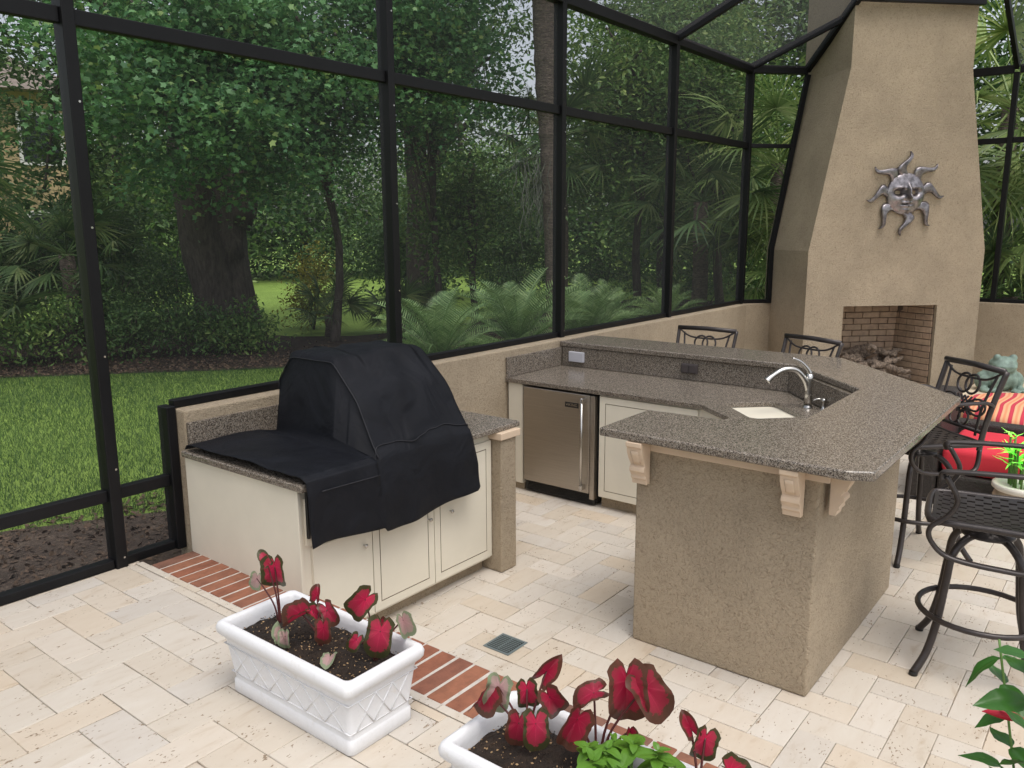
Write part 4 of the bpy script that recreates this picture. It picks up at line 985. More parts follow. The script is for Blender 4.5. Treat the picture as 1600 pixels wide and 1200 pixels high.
def oval_leaf(mat, L=.07, wd=.5, cup=.3, name='leaf', rnd_=0):
    V = []; F = []; n, mth = 8, 4
    for i in range(n+1):
        t = i/n; hw = wd*L*.5*(math.sin(PI*t**.85)**.62 if rnd_ else math.sin(PI*t**.8)*(1-.15*t))+.0005
        for j in range(-mth, mth+1):
            q = j/mth; V.append((q*hw, t*L, .35*abs(q)*hw*(1-abs(q)*.6)-cup*L*(t*t)+.02*L*math.sin(t*14)*abs(q)))
    w_ = 2*mth+1
    for i in range(n):
        for j in range(w_-1): a = i*w_+j; F.append((a, a+1, a+w_+1, a+w_))
    return mesh_from(name, V, F, mat, True)
BL = [oval_leaf(M['basil'], .062, .74, c, 'leaf', 1) for c in (.35, .6, .9)]
bs = empty('basil_plant', 'bright green basil growing in the white planter', 'plant', (X+.14, Y+.19, Zs))
r_ = random.Random(5)
for k in range(11):
    a = k*2.4; rad = .025+.085*math.sqrt(k/11); c = Vector((rad*math.cos(a), rad*math.sin(a)*1.35, .07+.06*r_.random()+(.03 if k < 4 else 0)))
    tube('stem', catmull([(c.x*.2, c.y*.2, -.02), c*.6, c], 4), .003, M['gstem'], bs, seg=5)
    for q in range(7):
        b = q*PI/2*1.06+k; el = (.25, .25, .25, .25, 1.0, 1.0, 1.2)[q]
        o = obj_me('leaf', BL[q % 3], bs); mm = (Matrix.Rotation(b, 4, 'Z') @ Matrix.Rotation(el*r_.uniform(.6, 1.2), 4, 'X')); mm.translation = c+Vector((0, 0, .004*q)); o.matrix_basis = mm @ Matrix.Scale(r_.uniform(.6, 1.1)*(1 if q < 4 else .6), 4)

# flowering mandevilla in a pot at the right, near the camera
mv = empty('mandevilla', 'leafy green mandevilla with red blooms in a stone pot', 'plant', (2.02, .075, S))
obj('pot', *lathe_data([(0, 0), (.11, 0), (.15, .24), (.165, .245), (.165, .28), (.145, .28), (.135, .24), (0, .235)], 28), M['stonepot'], mv, True)
ML = [oval_leaf(M['greenleaf'], .105, .56, c) for c in (.1, .3, .5)]
r_ = random.Random(21)
for k in range(36):
    a = r_.uniform(0, 2*PI); rad = r_.uniform(.03, .19); h = r_.uniform(.30, .70) if k > 5 else r_.uniform(.68, .93)
    top = Vector((rad*math.cos(a), rad*math.sin(a), h)); ln = catmull([(0, 0, .22), Vector((top.x*.35, top.y*.35, .22+(h-.22)*.4)), top], 6)
    tube('stem', ln, .003, M['gstem'], mv, seg=5)
    for q, p_ in enumerate(ln[3:]):
        for s_ in (0, PI):
            if r_.random() < .3: continue
            o = obj_me('leaf', ML[r_.randrange(3)], mv); mm = Matrix.Rotation(q*1.5+s_+a, 4, 'Z') @ Matrix.Rotation(r_.uniform(-.5, .5), 4, 'X') @ Matrix.Rotation(r_.uniform(-.4, .4), 4, 'Y'); mm.translation = p_; o.matrix_basis = mm @ Matrix.Scale(r_.uniform(.6, 1.1), 4)
pt = oval_leaf(M['petal'], .05, .95, .5, 'petal')
for c, tilt in (((.0, .0, .90), .6),):
    fl = Vector(c)
    for q in range(5):
        o = obj_me('petal', pt, mv); mm = Matrix.Rotation(tilt, 4, 'Y') @ Matrix.Rotation(q*2*PI/5, 4, 'Z') @ Matrix.Rotation(.9, 4, 'X'); mm.translation = fl; o.matrix_basis = mm
    tube('flower_tube', [(c[0]*.6, c[1]*.6, c[2]-.08), fl], [.003, .006], M['petal'], mv, seg=6)
tube('flower_bud', catmull([(-.02, .02, .70), (-.035, .06, .715), (-.05, .10, .72), (-.06, .125, .718)], 5), [.004]*4+[.006, .009, .011, .012, .012, .011, .010, .008, .006, .004, .002, .001], M['petal'], mv, seg=8)

# lucky-bamboo style plant in a cream pot on the floor by the sofa
pp = empty('potted_plant', 'green cane plant in a cream rimmed stone pot behind the stool', 'plant', (6.72, .60, 0))
obj('pot', *lathe_data([(0, 0), (.13, 0), (.17, .1), (.18, .22), (.165, .27)], 26), M['stonepot'], pp, True); obj('pot_rim', *lathe_data([(.168, .268), (.19, .285), (.19, .315), (.165, .32), (.15, .30), (0, .285)], 26), M['cerpot'], pp, True)
r_ = random.Random(3); BB = [oval_leaf(M['bamboo'], .17, .2, c) for c in (.2, .5)]
for k in range(12):
    a = r_.uniform(0, 2*PI); rr = r_.uniform(.02, .11); h = r_.uniform(.45, .68); b = Vector((rr*math.cos(a), rr*math.sin(a), .28)); tp = b*1.25; tp.z = h
    tube('cane', [b, b.lerp(tp, .5), tp], .008, M['gstem'], pp, seg=6)
    for q in range(6):
        o = obj_me('leaf', BB[q % 2], pp); mm = Matrix.Rotation(q*1.3+k, 4, 'Z') @ Matrix.Rotation(r_.uniform(.1, 1.0), 4, 'X'); mm.translation = b.lerp(tp, .6+.08*q); o.matrix_basis = mm @ Matrix.Scale(r_.uniform(.5, 1), 4)

# frog statue
def blob(name, balls, mat, parent=None, vox=.02):
    bm = bmesh.new()
    for c, r, s in balls:
        mt = Matrix.Translation(c) @ Matrix.Diagonal((s[0]*r, s[1]*r, s[2]*r, 1)); bmesh.ops.create_uvsphere(bm, u_segments=20, v_segments=12, radius=1, matrix=mt)
    o = bm_obj(name, bm, mat, parent, True); md = o.modifiers.new('r', 'REMESH'); md.mode = 'VOXEL'; md.voxel_size = vox; md.use_smooth_shade = True
    ms = o.modifiers.new('s', 'SMOOTH'); ms.iterations = 4; ms.factor = .6
    return o
fg = blob('frog_statue', [((0, 0, .17), .2, (1, .9, .95)), ((0, -.06, .33), .15, (1.05, .95, .62)), ((-.09, -.10, .41), .045, (1, 1, 1)), ((.09, -.10, .41), .045, (1, 1, 1)), ((0, -.15, .31), .10, (1.25, .8, .35)), ((0, -.15, .27), .09, (1.2, .75, .4)),
    ((-.19, .0, .12), .10, (.8, 1.2, 1.1)), ((.19, .0, .12), .10, (.8, 1.2, 1.1)), ((-.21, -.14, .03), .07, (.9, 1.5, .45)), ((.21, -.14, .03), .07, (.9, 1.5, .45)), ((-.11, -.15, .13), .045, (.8, .8, 2)), ((.11, -.15, .13), .045, (.8, .8, 2)), ((-.11, -.2, .02), .055, (1, 1.3, .4)), ((.11, -.2, .02), .055, (1, 1.3, .4))], M['frog'], None, .014)
fg.location = (11.2, 1.36, .205); fg.rotation_euler = (0, 0, math.radians(-58)); tag(fg, 'green verdigris frog statue sitting on the hearth ledge', 'statue')

# wicker lounge with red cushions
sf = empty('wicker_lounge', 'dark wicker lounge chair frame behind the corner stool', 'lounge chair', (7.3, .9, 0))
sfi = Matrix.Translation((-7.3, -.9, 0))
for nm, b in (('backrest', (6.95, 7.78, 1.20, 1.40, .0, .80)), ('base', (6.95, 7.80, .55, 1.195, .0, .24)), ('arm', (7.81, 7.95, .55, 1.40, 0, .50))):
    o = box(nm, *b, M['wicker'], sf, .03, 3); o.matrix_parent_inverse = sfi
def cushion(name, label, c, d, rz, mat, bev=.05):
    o = box(name, -d[0]/2, d[0]/2, -d[1]/2, d[1]/2, -d[2]/2, d[2]/2, mat, None, bev, 5)
    o.data.polygons.foreach_set('use_smooth', [True]*len(o.data.polygons)); o.location = c; o.rotation_euler = (0, 0, rz); return tag(o, label, 'cushion')
cushion('seat_cushion', 'plain red seat cushion on the wicker lounge', (7.36, .87, .345), (.80, .62, .205), 0, M['redfab'])
o = obj('ottoman_cushion', *lathe_data([(0, .0), (.62, 0), (.69, .03), (.715, .08), (.69, .135), (.6, .165), (0, .19)], 40), M['stripe'], None, True); o.location = (8.75, .72, .36); tag(o, 'round orange and red striped cushion on the wicker ottoman', 'cushion')
o = tag(obj('wicker_ottoman', *lathe_data([(0, 0), (.62, 0), (.66, .05), (.66, .33), (.6, .358), (0, .358)], 36), M['wicker'], None, True), 'round dark wicker ottoman under the striped cushion', 'ottoman'); o.location = (8.75, .72, 0)

# ------------------------------------------------------------------ vegetation outside
rng = np.random.default_rng(11)
def leaf_template(kind):
    if kind == 'star':
        a = np.array([90, 126, 162, 200, 222, 270, 318, 340, 18, 54])*PI/180; r = np.array([1.05, .55, .95, .52, .7, .35, .7, .52, .95, .55])
        return np.stack([np.cos(a)*r*.55, np.sin(a)*r*.55+.2, -.18*r*np.abs(np.cos(a))], 1), [tuple(range(10))]
    if kind == 'oval':
        return np.array([(0, -.5, 0), (.2, -.15, .06), (.2, .2, .05), (0, .55, -.08), (-.2, .2, .05), (-.2, -.15, .06)], float), [(0, 1, 2, 3), (0, 3, 4, 5)]
    return np.array([(-.3, -.5, 0), (.3, -.5, .06), (.3, .5, -.04), (-.3, .5, .05)], float), [(0, 1, 2, 3)]
def leaves_mesh(name, C, size, kind, mat, up=.6, jitter=.35):
    """one small leaf at every row of C"""
    T, FT = leaf_template(kind); n = len(C)
    nz = rng.normal(size=(n, 3))*.75; nz[:, 2] += up; nz /= np.linalg.norm(nz, axis=1, keepdims=True)
    tx = rng.normal(size=(n, 3)); tx[:, 2] -= .5; tx -= nz*(tx*nz).sum(1, keepdims=True); tx /= np.linalg.norm(tx, axis=1, keepdims=True)
    bx = np.cross(tx, nz); s = size*(1+jitter*rng.uniform(-1, 1, n))
    Vv = C[:, None, :]+s[:, None, None]*(T[None, :, 0:1]*bx[:, None, :]+T[None, :, 1:2]*tx[:, None, :]+T[None, :, 2:3]*nz[:, None, :])
    k = len(T); Vv = Vv.reshape(-1, 3)
    me = bpy.data.meshes.new(name); loops = []; sizes = []
    base = np.arange(n)*k
    FI = np.concatenate([np.array(f) for f in FT]); per = [len(f) for f in FT]
    loops = (base[:, None]+FI[None, :]).reshape(-1); sizes = np.tile(per, n); starts = np.concatenate([[0], np.cumsum(sizes)[:-1]])
    me.vertices.add(len(Vv)); me.vertices.foreach_set('co', Vv.astype(np.float32).reshape(-1))
    me.loops.add(len(loops)); me.loops.foreach_set('vertex_index', loops.astype(np.int32))
    me.polygons.add(len(sizes)); me.polygons.foreach_set('loop_start', starts.astype(np.int32)); me.polygons.foreach_set('loop_total', sizes.astype(np.int32))
    me.update(calc_edges=True); me.materials.append(mat); return me
def clumps(center, radii, n, flatten=.0, shell=.5):
    d = rng.normal(size=(n, 3)); d /= np.linalg.norm(d, axis=1, keepdims=True)
    r = (shell+(1-shell)*rng.random(n))[:, None]
    return np.array(center)+d*r*np.array(radii)
def sprays(CC, per, rad, droop=.25):
    """leafy twigs: leaves strung along short drooping arcs round each clump centre"""
    n = len(CC); d = rng.normal(size=(n, per, 3)); d[..., 2] *= .6
    p = CC[:, None, :]+d*rad*np.array([1, 1, .62]); p[..., 2] -= droop*rad*(d[..., :2]**2).sum(-1)
    return p.reshape(-1, 3)
def limb(a, b, r0, r1, sag=0.15, n=6):
    a = Vector(a); b = Vector(b); mid = a.lerp(b, .5)+Vector((rnd.uniform(-1, 1), rnd.uniform(-1, 1), rnd.uniform(0, 1)))*(b-a).length*sag
    c = catmull([a, mid, b], n); L = len(c)
    return tube_data(c, [r0+(r1-r0)*i/(L-1) for i in range(L)], seg=8)
def tree(label, base, h, r, crown, radii, ncl, per, size, kind, mat, crad=.5, group='trees beyond the screens', name='tree', bark='bark', lean=(0, 0), limbs=9, shell=.35, cat='tree', extra=None, nm='crown'):
    root = empty(name, label, cat, (base[0], base[1], G), 0, group); inv = Matrix.Translation((-base[0], -base[1], -G))
    b = Vector((base[0], base[1], G-.05)); top = Vector((base[0]+lean[0], base[1]+lean[1], h))
    pts = [b, b.lerp(top, .33)+Vector((rnd.uniform(-.12, .12), rnd.uniform(-.12, .12), 0)), b.lerp(top, .66)+Vector((rnd.uniform(-.15, .15), rnd.uniform(-.15, .15), 0)), top]
    c = catmull(pts, 6); parts = [tube_data(c, [r*(1.45 if i == 0 else 1.2 if i == 1 else 1.05 if i == 2 else 1-.5*i/18) for i in range(len(c))], seg=14)]
    CC = clumps(crown, radii, ncl, 0, shell); CC = CC[CC[:, 2] > G+.3]
    for i in range(min(limbs, len(CC))):
        q = CC[i]; st_ = c[rnd.randrange(6, len(c))]; parts.append(limb(st_, q, r*.32, .02, .12))
    if extra: parts += extra
    Vv, Ff = merge(parts); Vv = [Vector(v)+Vector((noise.noise(Vector(v)*3), noise.noise(Vector(v)*3+Vector((7, 0, 0))), 0))*r*.22 for v in Vv]
    o = obj('trunk', Vv, Ff, M[bark], root, True); o.matrix_parent_inverse = inv
    me = leaves_mesh('crown', sprays(CC, per, crad), size, kind, M[mat], 1.15); o = obj_me(nm, me, root); o.matrix_parent_inverse = inv
    return root
TG = 'trees beyond the screens'
tree('tall tree showing through the roof screens left of the chimney', (20.5, 6.5), 9.0, .18, (20.5, 6.2, 7.2), (3.4, 3.0, 4.2), 240, 70, .17, 'oval', 'oak', .55, shell=.3)
ex = [limb((8.1, 12.6, 1.6), (6.9, 13.4, 6.0), .36, .16, .1), limb((8.3, 12.6, 2.2), (10.2, 13.0, 6.6), .30, .12, .1), limb((8.0, 12.6, .3), (7.5, 12.4, 4.5), .38, .3, .05)]
tree('huge old oak with a thick forked trunk behind the lawn', (8.15, 12.75), 7.5, .50, (7.2, 13.5, 6.6), (4.2, 3.0, 2.6), 160, 95, .11, 'oval', 'oak', .36, extra=ex)
tree('leafy sweetgum whose star-shaped leaves hang low in front of the oak', (9.0, 10.9), 5.2, .075, (6.9, 10.0, 4.25), (2.7, 1.7, 1.8), 330, 115, .085, 'star', 'maple', .25, name='sweetgum_tree', shell=.25)
tree('second sweetgum spreading behind the covered grill', (10.6, 9.9), 5.6, .07, (9.4, 9.2, 4.9), (1.9, 1.5, 1.9), 170, 105, .085, 'star', 'maple', .25, name='sweetgum_tree', shell=.25)
ex = [limb((12.3, 12.1, 2.5), (14.6, 12.2, 6.4), .2, .1, .2), limb((12.3, 12.1, 3.0), (11.0, 11.5, 7.0), .22, .1, .1)]
tree('dark oak with vine-hung trunk left of the palm trunk', (12.2, 12.1), 8.0, .27, (12.6, 12.0, 6.6), (3.0, 2.4, 2.6), 130, 90, .105, 'oval', 'oak', .34, extra=ex)
tree('bushy understorey tree in front of the dark oak', (11.4, 9.8), 3.2, .07, (11.3, 9.9, 2.6), (1.35, 1.1, 1.3), 110, 65, .095, 'oval', 'shrub', .28, name='small_tree', shell=.2)
tree('broad-leaved tree right of the palm trunk', (13.6, 7.6), 5.0, .09, (13.2, 7.7, 4.4), (1.7, 1.3, 1.9), 170, 70, .10, 'oval', 'shrub', .32, name='small_tree', shell=.2)
tree('glossy broad-leaved tree by the angled wall', (14.6, 6.4), 5.0, .09, (14.2, 6.6, 4.6), (1.6, 1.3, 1.8), 150, 70, .10, 'oval', 'shrub', .32, name='small_tree', shell=.2)
tree('dark tree filling the gap beside the far palms', (16.8, 8.8), 8.0, .16, (16.8, 8.6, 5.6), (3.4, 2.6, 4.4), 360, 75, .14, 'oval', 'shrub', .48, shell=.2)
tree('dark tree behind the right of the chimney', (18.5, 2.0), 7.5, .16, (18.0, 1.6, 4.8), (2.4, 3.4, 3.8), 220, 70, .14, 'oval', 'oak', .48, shell=.2)
tree('shade tree by the tan house', (3.4, 17.8), 8.0, .22, (3.4, 17.0, 6.2), (3.2, 2.4, 2.2), 60, 70, .14, 'oval', 'shrub', .6, shell=.25)
tree('dense tree shading the mulch bed on the left', (7.2, 15.6), 6.5, .15, (7.1, 15.2, 4.4), (2.2, 1.8, 2.2), 90, 70, .12, 'oval', 'oak', .38, shell=.2)
for i, (x, y, w_, h) in enumerate([(14.0, 27.5, 4.5, 4.6), (21, 27, 5, 5.2), (27, 24, 5, 5.6), (27, 17, 4.5, 5.5), (24, 10.5, 4.2, 5.2), (8.5, 27, 4.0, 4.4), (17.5, 33, 5, 5.5)]):
    tree(('round dense tree at the far side of the bright lawn', 'tall spreading tree closing the view across the lawn', 'dark tree at the edge of the far woods', 'thick tree behind the understorey on the right', 'tall tree rising behind the fan palms', 'leafy tree beside the tan house', 'tall far tree seen through gaps in the oak')[i],
         (x, y), h*1.2, .22, (x, y, h*.62), (w_, w_*.8, h*.75), 260, 60, .22, 'oval', 'oak' if i % 2 else 'shrub', .85, shell=.3, limbs=5)
# low shrubs along the mulch bed
SG = 'shrubs along the mulch bed'
def shrub(label, x, y, w_, h, mat, ncl=45, size=.07, per=42):
    if h > 2.5: ncl, size, per = 170, .11, 60
    root = empty('shrub', label, 'shrub', (x, y, G), 0, SG); inv = Matrix.Translation((-x, -y, -G))
    CC = clumps((x, y, G+h*.5), (w_, w_*.8, h*.5), ncl, 0, .2); CC[:, 2] = np.maximum(CC[:, 2], G+.12)
    me = leaves_mesh('foliage', sprays(CC, per, .2), size, 'oval', M[mat]); o = obj_me('foliage', me, root); o.matrix_parent_inverse = inv
    o = obj('stem', *merge([limb((x, y, G), CC[i], .02, .006, .1, 3) for i in range(min(8, len(CC)))]), M['bark'], root, True); o.matrix_parent_inverse = inv
for x, y, w_, h, mt, lb in [(2.6, 13.6, .9, 1.5, 'shrub', 'leafy green shrub at the left end of the bed'), (3.9, 13.2, .85, 1.35, 'shrub', 'rounded green shrub near the fallen palm fronds'), (5.0, 12.4, .8, 1.2, 'shrub', 'loose green shrub behind the left screen post'), (5.9, 12.0, .75, 1.1, 'oak', 'dark low shrub left of the oak trunk'),
        (6.7, 11.5, .7, 1.0, 'oak', 'dark ferny shrub at the foot of the oak'), (7.4, 11.2, .55, .8, 'shrub', 'small green shrub in front of the oak trunk'), (8.75, 15.2, 1.0, 2.2, 'oak', 'dark thicket right behind the oak trunk'), (7.9, 14.2, .8, 1.7, 'oak', 'dark bush tucked against the oak trunk'), (6.6, 13.4, .9, 1.7, 'oak', 'dark bush left of the oak trunk'), (4.4, 15.6, 1.2, 2.4, 'oak', 'tall dark hedge shrub behind the bed'), (7.0, 15.2, 1.2, 2.2, 'oak', 'tall dark shrub behind the oak'),
        (3.0, 16.8, 1.5, 2.8, 'oak', 'big dark thicket below the shade tree'), (5.7, 16.9, 1.5, 3.0, 'oak', 'big dark thicket left behind the oak trunk'), (8.0, 16.9, 1.4, 3.0, 'oak', 'big dark thicket straight behind the oak trunk'), (15.4, 15.6, 1.7, 3.0, 'oak', 'dark thicket right of the bright lawn gap'), (18.2, 14.2, 1.9, 3.4, 'oak', 'dark thicket far behind the understorey tree'),
        (12.9, 10.2, .9, 1.4, 'oak', 'dark shrub below the understorey tree'), (14.2, 9.0, 1.1, 1.7, 'oak', 'dense dark shrub behind the sagos'), (15.6, 7.4, 1.1, 1.9, 'oak', 'dense dark shrub behind the fan palms'), (16.2, 5.4, 1.0, 1.8, 'shrub', 'shrub behind the angled bay'), (15.2, 3.0, .9, 1.4, 'shrub', 'shrub outside the chimney wall'), (15.0, .6, .9, 1.5, 'shrub', 'shrub outside the far knee wall'), (9.9, 12.6, .35, 1.9, 'yellowleaf', 'yellow-green sapling on the far lawn edge')]:
    shrub(lb, x, y, w_, h, mt)
# palms
def strip(p0, d, side, L, w_, droop, n=4):
    V = []; F = []
    for i in range(n+1):
        t = i/n; p = p0+d*(L*t)+Vector((0, 0, -droop*L*t*t)); ww = w_*(.55+.9*t if t < .4 else (1-t)/.6*.91+.02)
        V += [p-side*ww*.5, p+side*ww*.5]
    for i in range(n): F.append((2*i, 2*i+1, 2*i+3, 2*i+2))
    return V, F
def fan_frond(mat, R=.75, stalk=.7, n=30, droop=.3, seed=0):
    """palmate frond: stalk along +y, fan at its end"""
    r_ = random.Random(seed); parts = [tube_data([(0, 0, 0), (0, stalk*.5, .04), (0, stalk, 0)], [.016, .012, .009], seg=5)]
    for k in range(n):
        a = (k/(n-1)-.5)*PI*1.5; d = Vector((math.sin(a), math.cos(a), .22*math.cos(a*1.3)+r_.uniform(-.05, .05))).normalized()
        parts.append(strip(Vector((0, stalk, 0)), d, Vector((math.cos(a), -math.sin(a), .5)).normalized(), R*(1-.25*abs(a)/2.4)*r_.uniform(.9, 1.05), .042, droop*r_.uniform(.6, 1.5)))
    return mesh_from('frond', *merge(parts), mat)
def pin_frond(mat, L=.95, n=34, seed=0, lw=.013, ll=.17):
    r_ = random.Random(seed); rach = []
    for i in range(n+1): t = i/n; rach.append(Vector((0, L*t*(1-.18*t), L*(.30*t-.42*t*t))))
    parts = [tube_data(rach, [.009*(1-.8*i/n) for i in range(n+1)], seg=5)]
    for i in range(4, n):
        t = i/n; l_ = ll*math.sin(PI*min(1, .12+.9*t))**.6
        for s in (-1, 1):
            d = Vector((s*.86, .48, .28+r_.uniform(-.06, .06))).normalized(); parts.append(strip(rach[i], d, Vector((0, 1, -.3)).normalized(), l_, lw, .12, 2))
    return mesh_from('frond', *merge(parts), mat)
def place_fronds(root, meshes, c, n, el0, el1, s0, s1, seed):
    r_ = random.Random(seed)
    for k in range(n):
        t = k/max(1, n-1); el = el0+(el1-el0)*t+r_.uniform(-.12, .12); az = k*2.39996+r_.uniform(-.25, .25)
        o = obj_me('frond', meshes[r_.randrange(len(meshes))], root); mm = Matrix.Rotation(az, 4, 'Z') @ Matrix.Rotation(el, 4, 'X') @ Matrix.Rotation(r_.uniform(-.35, .35), 4, 'Y'); mm.translation = Vector(c); s = r_.uniform(s0, s1); o.matrix_basis = mm @ Matrix.Scale(s, 4)
SGO = [pin_frond(M['sago'], .95, 36, i) for i in range(3)]
for i, (x, y, s, lb) in enumerate([(6.1, 5.75, 1.12, 'sago palm right behind the grill end of the knee wall'), (7.25, 5.6, 1.25, 'full sago palm below the palm trunk'), (8.5, 5.5, 1.12, 'sago palm behind the fridge counter'), (10.6, 5.5, .8, 'small sago palm near the angled wall'), (9.6, 5.9, .85, 'sago palm between the palm trunk and the angled wall')]):
    root = empty('sago_palm', lb, 'palm', (x, y, G), 0, 'sago palms behind the knee wall')
    obj('trunk', *lathe_data([(.16, 0), (.17, .2), (.14, .42), (.05, .5)], 14), M['palmbark'], root, True)
    place_fronds(root, SGO, (0, 0, .5), 40, .0, 1.25, s*.9, s*1.15, 40+i)
sg = empty('sago_palm', 'sago fronds reaching in from the left above the lawn', 'palm', (1.35, 8.4, G)); place_fronds(sg, SGO, (0, 0, .62), 22, -.1, 1.1, 1.2, 1.5, 77); obj('trunk', *lathe_data([(.16, 0), (.18, .4), (.1, .65)], 14), M['palmbark'], sg, True)
FAN = [fan_frond(M['palm'], .75, .75, 30, .3, i) for i in range(3)]; FANY = [fan_frond(M['palmy'], .9, .9, 30, .5, i) for i in range(3)]
def fan_palm(label, x, y, th, n, el0, el1, s0, s1, ms, seed, tr=.13):
    root = empty('fan_palm', label, 'palm', (x, y, G), 0, 'fan palms outside the screens')
    if th > .3: obj('trunk', *tube_data([(0, 0, -.05), (.03, 0, th*.5), (0, .03, th)], [tr*1.1, tr, tr*.9], seg=14), M['palmbark'], root, True)
    else: obj('trunk', *lathe_data([(tr, 0), (tr, th), (tr*.6, th+.08)], 12), M['palmbark'], root, True)
    place_fronds(root, ms, (0, 0, th), n, el0, el1, s0, s1, seed)
for a in [('fan palm with long drooping fronds behind the fourth post', 12.7, 6.0, 2.3, 18, -1.0, 1.0, .95, 1.25, FAN, 1), ('fan palm beside the angled bay of the enclosure', 13.4, 5.0, 2.9, 20, -1.1, 1.0, 1.0, 1.3, FANY, 2), ('young fan palm in the angled bay', 13.2, 4.4, 1.2, 12, -.3, 1.1, .8, 1.1, FANY, 3),
          ('tall fan palm right of the chimney', 14.4, 1.95, 3.6, 20, -1.1, 1.0, 1.1, 1.45, FANY, 4), ('fan palm behind the far knee wall', 14.0, .9, 2.2, 18, -.9, 1.1, 1.0, 1.3, FANY, 5), ('low fan palm above the far knee wall', 13.7, 1.6, .9, 14, -.3, 1.1, .9, 1.2, FAN, 6),
          ('small palmetto silhouetted against the bright lawn', 9.35, 11.4, .4, 13, .0, 1.15, .55, .8, FAN, 7), ('second small palmetto against the bright lawn', 10.2, 10.6, .3, 12, .0, 1.15, .5, .75, FAN, 8), ('palmetto near the foot of the dark oak', 11.4, 11.2, .3, 12, 0, 1.1, .5, .7, FAN, 9),
          ('shaggy palm in front of the tan house', 3.55, 12.3, 2.7, 22, -1.2, 1.0, 1.1, 1.4, FAN, 10), ('low palmetto clump under the shaggy palm', 4.1, 12.9, .5, 14, -.1, 1.1, .8, 1.1, FAN, 11), ('palm seen between the oak and the left post', 6.2, 14.2, 1.5, 14, -.6, 1.0, .8, 1.1, FAN, 12), ('tall cabbage palm crown above the sagos', 11.8, 8.2, 3.4, 18, -1.0, 1.0, .9, 1.2, FAN, 13)]:
    fan_palm(*a)
# tall palm trunk with boot-scarred bark
root = empty('palm_tree', 'tall palm with a scarred fibrous trunk rising past the third post', 'palm', (10.02, 7.05, G))
pl = catmull([(0, 0, -.05), (-.02, 0, 1.2), (-.12, 0, 2.8), (-.30, 0, 4.6), (-.40, 0, 7.5)], 16); r_ = random.Random(8)
obj('trunk', *tube_data(pl, [(.115+.035*min(1, i/40))*(1+.05*((i % 3) == 0)+r_.uniform(-.04, .04)) for i in range(len(pl))], seg=20), M['palmbark'], root, False)
place_fronds(root, FAN, (-.40, 0, 7.5), 22, -.9, 1.1, 1.3, 1.7, 14)
# spanish moss
def moss(label, pts, seed):
    r_ = random.Random(seed); parts = []
    for x, y, z, n in pts:
        for k in range(n*3):
            p = Vector((x+r_.gauss(0, .14), y+r_.gauss(0, .14), z+r_.uniform(-.1, .1))); L = r_.uniform(.3, 1.1); c = [p+Vector((.03*math.sin(i*1.7+k), .03*math.cos(i*2.1+k), -L*i/5)) for i in range(6)]
            parts.append(tube_data(c, [.004, .006, .006, .005, .003, .001], seg=3))
    return tag(obj('spanish_moss', *merge(parts), M['moss']), label, 'moss', 'spanish moss in the oaks')
moss('grey spanish moss hanging from the dark oak', [(11.2, 10.8, 6.0, 26), (12.2, 10.6, 5.4, 22), (10.4, 10.6, 6.3, 20), (11.7, 10.2, 6.6, 20)], 1)
moss('grey spanish moss hanging near the tall palm trunk', [(9.72, 7.2, 3.1, 9), (9.78, 7.2, 2.7, 6)], 2)
moss('grey spanish moss hanging from the huge oak', [(6.2, 11.8, 6.0, 20), (8.8, 11.6, 6.4, 20), (4.9, 12.5, 5.7, 16)], 3)
# neighbour's house
hs_ = empty('house', 'tan two-storey house with brown shingle roof beyond the trees', 'house', (8.0, 25.0, G), math.radians(-20))
box('wall', -8, 3.2, 0, 8, 0, 5.6, M['housewall'], hs_, .02)
V = [(-8.6, -.6, 5.5), (3.8, -.6, 5.5), (3.8, 8.6, 5.5), (-8.6, 8.6, 5.5), (-4.5, 4, 8.0), (-.5, 4, 8.0)]
obj('roof', V, [(0, 1, 5, 4), (1, 2, 5), (2, 3, 4, 5), (3, 0, 4), (3, 2, 1, 0)], M['roof'], hs_)
for x in (-6.5, -3.6, -.8, 1.8):
    for z in (1.0, 3.6):
        o = box('window', x, x+1.1, -.05, -.002, z, z+1.4, M['white'], hs_, .01); box('pane', x+.1, x+1.0, -.06, -.0505, z+.1, z+1.3, M['glass'], o, 0)
box('corner_trim', 3.0, 3.26, -.06, -.003, 0, 5.5, M['white'], hs_, .01)

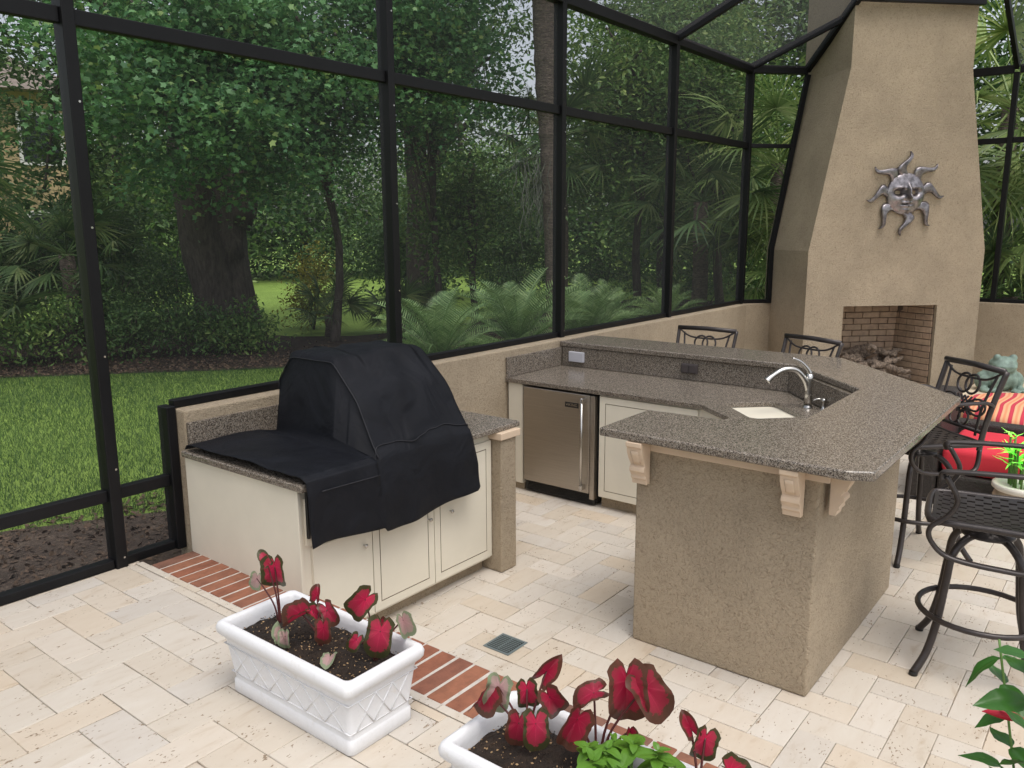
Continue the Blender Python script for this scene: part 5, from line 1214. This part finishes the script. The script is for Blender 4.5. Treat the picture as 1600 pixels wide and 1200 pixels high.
# grass blades on the near lawn, chips on the beds
n = 320000; x = rng.uniform(-1.5, 10.5, n); y = rng.uniform(4.9, 13.5, n)
lim = np.interp(x, [e[0] for e in edge], [e[1] for e in edge]); near = np.interp(x, [-8, 1.2, 1.9, 2.4, 2.75, 3.4, 5, 11], [6.0, 5.8, 5.62, 5.35, 5.15, 4.95, 4.75, 4.75])
k = (y < lim+.05*rng.normal(size=n)) & (y > near+.08*rng.normal(size=n)); x, y = x[k], y[k]; n = len(x)
a = rng.uniform(0, 2*PI, n); h = rng.uniform(.02, .055, n); lx = rng.normal(size=n)*.018; ly = rng.normal(size=n)*.018; wd = .0026
P = np.zeros((n, 3, 3)); P[:, 0] = np.stack([x-wd*np.cos(a), y-wd*np.sin(a), np.full(n, G)], 1); P[:, 1] = np.stack([x+wd*np.cos(a), y+wd*np.sin(a), np.full(n, G)], 1); P[:, 2] = np.stack([x+lx, y+ly, G+h], 1)
me = bpy.data.meshes.new('grass'); me.vertices.add(3*n); me.vertices.foreach_set('co', P.astype(np.float32).reshape(-1)); me.loops.add(3*n); me.loops.foreach_set('vertex_index', np.arange(3*n, dtype=np.int32)); me.polygons.add(n); me.polygons.foreach_set('loop_start', np.arange(0, 3*n, 3, dtype=np.int32)); me.polygons.foreach_set('loop_total', np.full(n, 3, np.int32)); me.update(calc_edges=True); me.materials.append(M['grass'])
tag(obj_me('grass', me), 'short mown grass on the lawn outside the screens', 'grass', None, 'stuff')
n = 14000; x = rng.uniform(-2, 12, n); y = np.interp(x, [e[0] for e in edge], [e[1] for e in edge])+np.abs(rng.normal(size=n))*1.1
C = np.stack([x, y, np.full(n, G+.025)], 1); n2 = 3500; C2 = np.stack([rng.uniform(-1.5, 3.4, n2), 4.4+1.2*rng.random(n2), np.full(n2, G+.012)], 1)
tag(obj_me('mulch_chips', leaves_mesh('mulch_chips', np.concatenate([C, C2]), .024, 'quad', M['chip'], 1.6, .7)), 'bark chips and dead leaves strewn on the soil', 'mulch', None, 'stuff')
